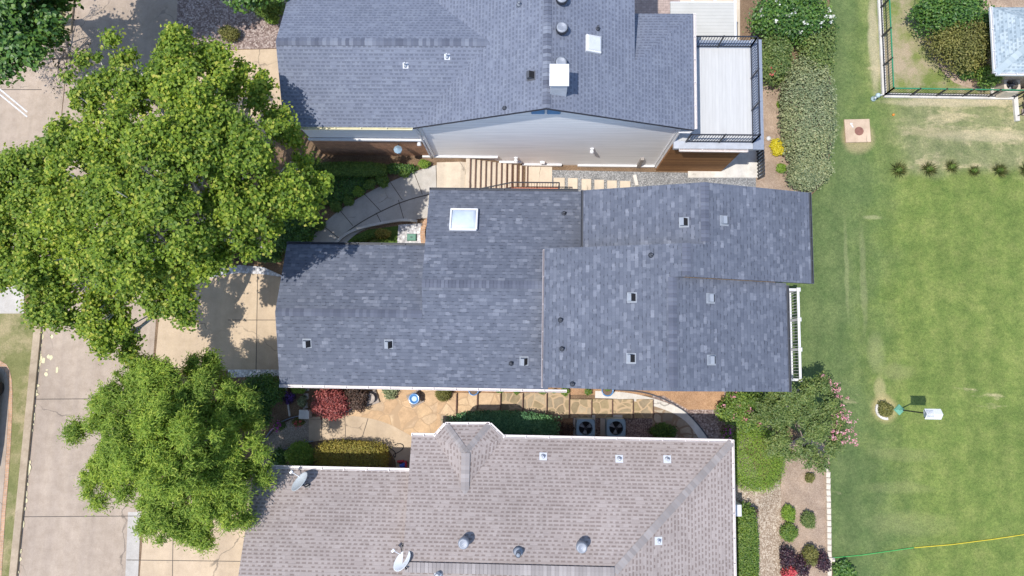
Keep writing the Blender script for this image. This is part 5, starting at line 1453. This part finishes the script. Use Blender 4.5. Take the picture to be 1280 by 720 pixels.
# big sycamore: main masses at (pixel, height)
syc = [(60,300,6.2,1.9),(35,220,6.5,1.6),(70,370,5.6,1.3),(130,400,5.4,1.35),(150,430,4.6,.8),(205,375,6.0,1.2),(110,230,8.6,1.8),(175,300,8.8,1.9),(240,330,7.6,1.3),
       (250,130,8.8,1.5),(215,75,8.0,.95),(222,45,7.6,.5),(130,130,8.0,1.2),(110,90,7.4,.8),(150,62,7.2,.6),(290,180,8.8,1.6),(328,235,8.0,1.25),(364,252,7.6,.85),(388,228,7.2,.6),(384,255,6.8,.5),(350,165,6.2,.85),(285,260,8.6,1.35),
       (190,215,9.8,1.7),(80,170,7.2,1.0),(0,250,6.0,1.5),(-30,330,5.6,1.6),(265,70,7.2,.75),(308,112,6.4,1.0),(375,192,5.6,.5),(312,308,7.2,.6),(334,292,7.6,.6),(235,180,9.4,1.3),(150,180,8.6,1.3),(60,250,7.2,1.2),(225,270,9.2,1.3),(120,320,7.2,1.2),(180,110,8.0,.9),(15,310,5.8,1.4)]
tree('sycamore_tree', 'large broad sycamore with yellow green leaves and white limbs over the street', G(305,305), [(W3(x,y,z), r) for x, y, z, r in syc], m_trunkw, L_syc, 200000, .13, .3, .75, sub=13, clump=(.2,.55), shell=.1, flat=.6, soft=.32)
fea = [(214,560,6.2,1.9),(159,540,5.0,1.4),(139,590,4.4,1.2),(209,630,4.6,1.4),(269,620,4.6,1.2),(289,570,4.5,1.3),(264,500,4.6,1.4),(204,485,5.0,1.2),(159,490,4.4,.9),(294,520,3.9,1.0),(129,520,4.0,.7),(234,660,4.0,.75),(289,640,3.8,.7),(317,590,3.6,.7),(254,460,3.8,.7),(94,540,3.8,.35),(114,600,3.6,.4),(179,655,3.8,.4),(259,670,3.6,.35),(129,500,3.9,.4),(184,458,4.0,.4)]
tree('feathery_tree', 'rounded feathery bright green tree at the lower left over the driveway', G(296,545), [(W3(x,y,z), r) for x, y, z, r in fea], m_trunkb, L_fea, 200000, .15, .13, .22, sub=26, clump=(.12,.44), shell=.0, flat=.75, tang='out', upb=.9, bk=.85, soft=.38)
nw = [(30,20,6.0,1.5),(-10,60,5.6,1.4),(70,0,5.6,1.2),(15,-40,6.4,1.6),(60,35,4.8,.8),(-40,10,6.0,1.6),(90,-50,5.8,1.5),(20,60,4.6,.7)]
tree('shade_tree', 'dark green broadleaf tree in the upper left corner over the street', G(75,30,0), [(W3(x,y,z), r) for x, y, z, r in nw], m_trunkb, L_dark, 22000, .19, .2, .75, sub=5, clump=(.45,.75), shell=.2, flat=.6)
nt = [(150,-70,6.0,1.6),(120,-50,6.0,1.4),(180,-80,5.5,1.5),(110,-90,6.2,1.5)]
tree('shade_tree', 'green broadleaf tree just above the top edge casting leafy shade on the street', G(130,-30), [(W3(x,y,z), r) for x, y, z, r in nt], m_trunkb, L_dark, 16000, .19, .2, .75, sub=6, clump=(.45,.75), shell=.2, flat=.6)
# bare twiggy bush
q = G(88,72); t = thing('bare_tree', 'sparse grey twiggy tree with few brown leaves beside the dark corner tree', 'tree', tuple(q)); b = MB(); tips = []
def twig(a, d, L, r, dep):
    e = a+d*L; b.tube([a, a.lerp(e,.5)+Vector((rnd.uniform(-1,1),rnd.uniform(-1,1),rnd.uniform(-1,1)))*L*.06, e], [r, r*.8, r*.6], 5)
    if dep == 0: tips.append(e); return
    for k in range(3):
        nd = (d+Vector((rnd.gauss(0,.55),rnd.gauss(0,.55),rnd.gauss(0,.25)))).normalized(); twig(e, nd, L*rnd.uniform(.55,.8), r*.6, dep-1)
for k in range(6): twig(q, Vector((math.cos(k*1.05)*.6, math.sin(k*1.05)*.6, 1)).normalized(), rnd.uniform(1.0,1.5), .06, 4)
b.build('trunk', m_twig, t)
tp = np.array([tuple(x) for x in tips for _ in range(2)])+NPR.normal(size=(len(tips)*2,3))*.12
leafmesh('crown', islands('dry_leaf',[(0,(.12,.10,.05)),(.7,(.2,.17,.08)),(1,(.3,.16,.1))],.7,.2,.2), t, tp, NPR.normal(size=tp.shape)+np.array([0,0,.6]), .11, .6)
# crape myrtles at the right corner
cm = [(985,505,3.0,1.15),(1020,500,2.9,1.2),(1010,540,2.8,1.25),(975,545,2.6,1.05),(1035,530,2.5,1.0),(1000,570,2.2,.8),(1040,555,2.2,.7),(960,515,2.4,.9),(1045,510,2.2,.8),(1045,535,2.0,.8),(1025,480,2.4,.8),(1020,575,1.8,.5)]
cmo = tree('crape_myrtle', 'grey green crape myrtle with pink flowers along its lawn side at the roof corner', G(985,525), [(P(x,y,z-1.3), r*.82) for x, y, z, r in cm], m_twig, L_crape, 26000, .105, .06, .5, sub=16, clump=(.18,.42), shell=.2, fork=.3)
fp = []
for px, py in ((1035,470),(1042,478),(1048,490),(1053,500),(1056,512),(1060,525),(1064,540),(1066,552),(1052,535),(1046,520),(1058,545),(1040,545),(1050,555),(1062,530),(1044,500),(1040,488),(1060,556),(1035,535),(1056,520),(1048,545)):
    for _ in range(3):
        c = P(px+2+rnd.uniform(-9,6), py+rnd.uniform(-7,7), rnd.uniform(1.15,1.75)); fp += [(c.x+rnd.gauss(0,.045), c.y+rnd.gauss(0,.045), c.z+rnd.gauss(0,.04)) for _ in range(9)]
fp = np.array(fp); leafmesh('blossoms', B_pink, cmo, fp, NPR.normal(size=fp.shape)*.6+np.array([0,0,.8]), .062, .8)
shrub(932,512,34,26,1.5,L_hedge,'rounded green bush dotted with pink flowers at the end of the gravel strip','flowering_bush','bush',.11,4,blooms=B_pink,bn=34,bsize=.1,lumps=7)
shrub(945,573,34,38,.55,L_lime,'smooth bright green clipped ground cover mound by the gravel path','ground_cover','ground cover',.05,4.5,2.6,upb=1.3,stem=False)
# north-east hedge
shrub(985,22,52,34,2.4,L_dark,'big dark green bush speckled with white flowers at the top edge','flowering_bush','bush',.13,4,blooms=B_white,bn=70,bsize=.11,lumps=9)
shrub(968,72,24,34,1.7,L_crape,'green bush with coral red flowers beside the deck railing','flowering_bush','bush',.1,4,blooms=B_rose,bn=4,bsize=.13,lumps=6,bpick=lambda v: v[1] < -.5)
shrub(1022,52,22,60,1.8,L_crape,'loose green bush between the white flowering bush and the lawn','shrub','shrub',.11,3.6,lumps=8)
shrub(1010,140,32,72,1.8,L_sage,'long silvery sage green hedge between mulch and lawn','sage_hedge','hedge',.10,4.5,2.8,lumps=9)
shrub(1010,215,26,26,1.5,L_sage,'lower rounded end of the silvery sage hedge by the slate roof','sage_bush','shrub',.10,4.2,lumps=6)
shrub(973,184,10,12,.6,L_yel,'bright yellow leaved bush on the mulch by the deck','yellow_bush','bush',.07,4)
shrub(977,210,6.5,6.5,.4,L_lime,'small round green plant below the yellow bush','small_plant','plant',.06,4,lumps=4)
shrub(974,130,4,4,.3,L_lime,'tiny green sprout on the mulch between deck and sage hedge','small_plant','plant',.06,3,lumps=3)
# yard beyond the fence
shrub(1185,12,45,28,2.2,L_dark,'dark green bush at the top of the fenced yard','shrub','shrub',.12,4,lumps=8)
shrub(1204,50,42,38,1.9,L_olive,'large olive brown bush in the middle of the fenced yard','shrub','shrub',.10,4,lumps=9)
shrub(1210,89,12,11,.7,L_dark,'small green bush in front of the olive bush','shrub','shrub',.09,4)
shrub(1232,40,14,26,2.0,L_dark,'dark green upright bush between the olive bush and the pale blue roof','shrub','shrub',.1,4)
shrub(1238,90,16,19,1.6,L_hedge,'rounded green bush against the wall of the pale blue roofed house','shrub','shrub',.09,4)
shrub(1262,96,18,6,.9,L_hedge,'low green hedge strip under the pale blue roof','hedge','hedge',.08,4)
# ornamental grass clumps
def clump(px, py, r, label):
    q = G(px, py, .01); t = thing('grass_clump', label, 'ornamental grass', tuple(q), 'ornamental grass clumps across the lawn')
    n = 190; a = NPR.uniform(0, 2*math.pi, n); el = NPR.uniform(.15, 1.4, n); L = r*NPR.uniform(.4,1.15,n)
    d = np.stack([np.cos(a)*np.cos(el), np.sin(a)*np.cos(el), np.sin(el)], axis=1)
    p = np.array(q)+d*L[:,None]*.5+np.stack([np.cos(a),np.sin(a),a*0],axis=1)*.06
    nr = np.cross(d, NPR.normal(size=d.shape)); leafmesh('blades', L_grass, t, p, nr, r*.85, .03, .1, tang=d)
    p2, d2 = blob_pts([(q.x,q.y,q.z+.12,r*.34,r*.28,.14)], 200); leafmesh('tuft', L_hedge, t, p2, d2+np.array([0,0,.6]), .08, .3)
for px, py, r, l in ((1122,213,.52,'widest dark grass clump, leftmost in the row across the lawn'),(1160,212,.5,'second grass clump from the left with long bright blades'),(1188,209,.42,'small grass clump in the middle of the row, slightly higher than its neighbours'),(1216,214,.36,'smallest brownish grass clump, fourth in the row'),(1248,214,.5,'spiky grass clump, fifth from the left in the row'),(1282,214,.5,'grass clump cut by the right edge of the picture')):
    clump(px, py, r, l)
shrub(1107,512,9,9,.42,L_olive,'small round olive bush inside the white half ring of stones','shrub','shrub',.07,4.5)
# mulch bed, lower right
shrub(1012,597,6,6,.35,L_olive,'tiny olive bush alone in the upper mulch bed','small_plant','plant',.06,4,lumps=4)
shrub(1011,650,9.5,10.5,.55,L_crape,'round green bush in the middle of the mulch bed','shrub','shrub',.07,4)
shrub(986,641,8.5,10,.5,L_lime,'upper of two touching light green bushes along the gravel path','shrub','shrub',.07,4)
shrub(987,666,11,11.5,.5,L_hedge,'lower of two touching light green bushes along the gravel path','shrub','shrub',.07,4)
shrub(984,697,10,14,.7,L_purp,'dark purple leaved shrub above the red flowers','purple_shrub','shrub',.09,1.3)
shrub(1002,708,10,14,.7,L_purp,'dark purple leaved shrub in the middle of the bottom of the mulch bed','purple_shrub','shrub',.09,1.3)
shrub(1028,702,10,14,.7,L_purp,'dark purple leaved shrub next to the stone edging','purple_shrub','shrub',.09,1.3)
shrub(1013,696,9,12,.7,L_olive,'yellow green bush between two dark purple shrubs','shrub','shrub',.08,4)
shrub(986,716,9,8,.5,L_red,'bright red flowering plant at the bottom of the mulch bed','red_flowers','flowers',.07,3,blooms=B_rose,bn=50,bsize=.08)
shrub(1055,714,14,12,.6,L_dark,'dark green plant in the lawn right of the edging at the bottom edge','shrub','shrub',.14,2.2)
shrub(933,690,13,52,.9,L_hedge,'long clipped green hedge along the wall of the tan roofed house','hedge','hedge',.085,4.2,3.4)
shrub(941,640,7,5,.6,L_brown,'small dark bronze plant at the top of the long wall hedge','small_plant','plant',.07,3)
# south corridor
shrub(415,505,22,22,1.3,L_red,'red leaved Japanese maple spreading over the patio edge','japanese_maple','shrub',.085,3.2,lumps=8,upb=.8)
shrub(446,496,14,17,1.0,L_brown,'dark bronze leaved shrub right of the red maple','purple_shrub','shrub',.075,2.4,lumps=5)
shrub(488,490,10,9,.5,L_sage,'grey green shrub at the patio between stone planter and bird bath','shrub','shrub',.07,3)
shrub(554,492.5,10,9.5,.62,L_olive,'smooth clipped round boxwood ball under the eave','boxwood','shrub',.045,6,lumps=0)
for k, (px, py, r, l) in enumerate(((625,488,4.5,'small green plant under the gutter, first right of the blue pot'),(646,489,4.5,'small green plant under the gutter, second right of the small blue pot'),(679,489,4.5,'small green plant below the downspout corner of the slate roof'),(693,489,3,'tiny pale plant below the end of the white gutter'),(706,489,6,'largest of the small green plants in the strip below the eave'),(735,490,5,'small green plant nearest the large blue pot'))):
    shrub(px, py, r, r*.9, .28, L_hedge, l, 'small_plant', 'plant', .09, 2.6, lumps=4, group='small plants along the eave', stem=False)
shrub(759,486,3.5,3,.9,L_hedge,'green sprig growing in the large blue pot','potted_plant','plant',.07,2.5,lumps=3,zlift=.0)
shrub(628,530,64,15,.9,L_junip,'long dark juniper hedge spreading along the bay roof','juniper','shrub',.085,4.5,2.6,lumps=9)
shrub(655,534,38,19,1.0,L_junip,'tall dark juniper mass around the pale stone figure','juniper','shrub',.085,4,lumps=8)
shrub(697,536,20,11,.5,L_brown,'low brown leaved shrub left of the air conditioners','shrub','shrub',.08,2,lumps=5)
shrub(828,539,17,10,.5,L_dark,'low dark green bush beside the grey flagstones','shrub','shrub',.08,3.5)
shrub(909,541,7,7,.6,L_crape,'small plant with magenta flowers at the corner of the tan roof','flower_plant','flowers',.07,3,blooms=B_mag,bn=14,bsize=.09)
shrub(361,497,8,9,.5,L_purp,'violet flowering plant beside the thin pale edging','flower_plant','flowers',.07,3,blooms=B_viol,bn=26,bsize=.08)
shrub(372,487,9,6,.5,L_lime,'lime green leafy plant under the corner of the slate roof','small_plant','plant',.12,2.6,lumps=4)
shrub(378,502,6,8,.4,L_sage,'pale variegated plant beside the white stepping blocks','small_plant','plant',.08,3,lumps=4)
shrub(349,533,8,6,.4,L_crape,'low plant with pink and magenta flowers at the outer edge of the dark walk','flower_plant','flowers',.06,3,blooms=B_mag,bn=12,bsize=.07)
shrub(372,528,9,5,.35,L_olive,'low plant with red flowers beside the white pedestal','flower_plant','flowers',.06,2.6,blooms=B_rose,bn=8,bsize=.06)
shrub(375,568,19,16,1.1,L_lime,'round bright green shrub inside the curve of the dark walk','shrub','shrub',.075,4.2,lumps=7)
shrub(348,573,12,12,.6,L_dark,'low dark green bush left of the round bright shrub','shrub','shrub',.08,3.6)
shrub(440,573,42,20,1.05,L_gold,'large boxy clipped golden green hedge beside the tan walk','clipped_hedge','hedge',.055,5,5)
shrub(326,490,27,26,1.3,L_dark,'dense dark green hedge at the left end of the slate roof','hedge','hedge',.1,4.2,lumps=7)
shrub(318,520,22,16,1.2,L_dark,'dark green bush between the feathery tree and the dark walk','shrub','shrub',.1,4)
# north bed
shrub(440,212,42,8,.9,L_hedge,'long clipped green hedge at the foot of the brick wall','clipped_hedge','hedge',.06,5,5)
shrub(398,209,7,7,.8,L_lime,'rounded lime end bush left of the long brick wall hedge','shrub','shrub',.06,4.5)
shrub(500,211,22,7,.6,L_dark,'mixed dark bush under the wall lantern','shrub','shrub',.08,3.6)
shrub(530,205,8,5.5,.5,L_lime,'small lime green bush at the corner of the white wall','shrub','shrub',.055,4.5)
for k, (px, py, r, l) in enumerate(((478,226,9,'round clipped bush along the curved walk below the wall lantern'),(462,230,8,'round clipped bush, second along the curved walk from the house'),(448,239,7.5,'yellow tinted round bush, third along the curved walk'),(436,251,7,'round bush, fourth along the curved walk'),(420,259,7.5,'round bush, fifth along the curved walk, near the sycamore shade'),(399,281,8,'round bush near the lower end of the curved walk'),(384,295,7.5,'lowest yellow green bush along the curved walk beside the slate roof'),(505,215,8,'round bush nearest the house along the curved walk'))):
    shrub(px, py, r, r*.9, .5, L_lime if k in (2,6) else L_hedge, l, 'clipped_bush', 'bush', .06, 4.2, group='round bushes along the curved walk', lumps=4)
shrub(425,235,38,18,.4,L_dark,'dark ground cover filling the bed between brick wall hedge and curved walk','ground_cover','ground cover',.09,3.2,2.6,stem=False,rot=.35)
shrub(365,285,30,36,.9,L_dark,'dark green shrubs mass under the sycamore beside the slate roof','shrub','shrub',.11,3.6,lumps=8)
shrub(335,318,18,12,.6,L_dark,'dark low shrub between the pale gravel and the slate roof','shrub','shrub',.1,3.6)
shrub(300,320,26,10,.45,L_brown,'low brown ground cover around the sycamore base','ground_cover','ground cover',.08,2.4,stem=False)
shrub(478,292,11,7,.45,L_gold,'yellow orange shrub in the small triangular grass patch','shrub','shrub',.06,3.5)
shrub(455,297,16,6,.35,L_hedge,'low green plant at the left of the triangular grass patch','ground_cover','ground cover',.07,3.2,stem=False,rot=.3)
shrub(390,158,11,18,1.0,L_lime,'light green sycamore saplings bush at the left end of the brick wall','shrub','shrub',.1,3.2)
shrub(382,222,22,26,1.2,L_hedge,'bushy green shrub at the lower left of the brick wall','shrub','shrub',.11,3.4)
# gravel bed, top
shrub(287,42,13,11,.6,L_olive,'small rounded yellow green bush alone in the brown gravel','shrub','shrub',.07,4)
shrub(335,6,24,18,1.6,L_hedge,'green bush at the top edge against the blue grey roof','shrub','shrub',.11,3.6)
shrub(340,24,10,6,.5,L_lime,'low light green plant between gravel and the blue grey roof','small_plant','plant',.09,3)
tr2 = [(285,-35,5.5,1.3),(320,-30,5.0,1.2),(260,-60,5.5,1.4)]
tree('shade_tree', 'dark tree above the top edge shading the brown gravel bed', G(300,-20), [(W3(x,y,z), r) for x, y, z, r in tr2], m_trunkb, L_dark, 11000, .17, .14, .75, sub=6, clump=(.4,.7), shell=.2, flat=.6)

# ------------------------------------------------------------------ light
EL, AZ = 70.0, (-.89, -.455)
sd = Vector((AZ[0]*math.cos(R(EL)), AZ[1]*math.cos(R(EL)), math.sin(R(EL)))).normalized()
sun = bpy.data.lights.new('sun', 'SUN'); sun.energy = 3.0; sun.angle = R(.55); sun.color = (1.0, .955, .89)
so = bpy.data.objects.new('sun', sun); C.objects.link(so); so.rotation_euler = sd.to_track_quat('Z','Y').to_euler(); so.location = (0,0,60)
wd = bpy.data.worlds.new('World'); scene.world = wd; wd.use_nodes = True
nt_ = wd.node_tree; bg = nt_.nodes['Background']; sky = nt_.nodes.new('ShaderNodeTexSky'); sky.sky_type = 'NISHITA'
sky.sun_disc = False; sky.sun_elevation = R(EL); sky.sun_rotation = math.atan2(sd.x, sd.y)
sky.air_density = 1.0; sky.dust_density = .6; sky.ozone_density = 1.2
nt_.links.new(sky.outputs[0], bg.inputs[0]); bg.inputs[1].default_value = .15
vs = scene.view_settings; vs.view_transform = 'Standard'; vs.look = 'None'; vs.gamma = 1; vs.exposure = .68; vs.use_curve_mapping = False

for o in C.objects:
    for k in ('_ox','_oy','_oz'):
        if k in o: del o[k]
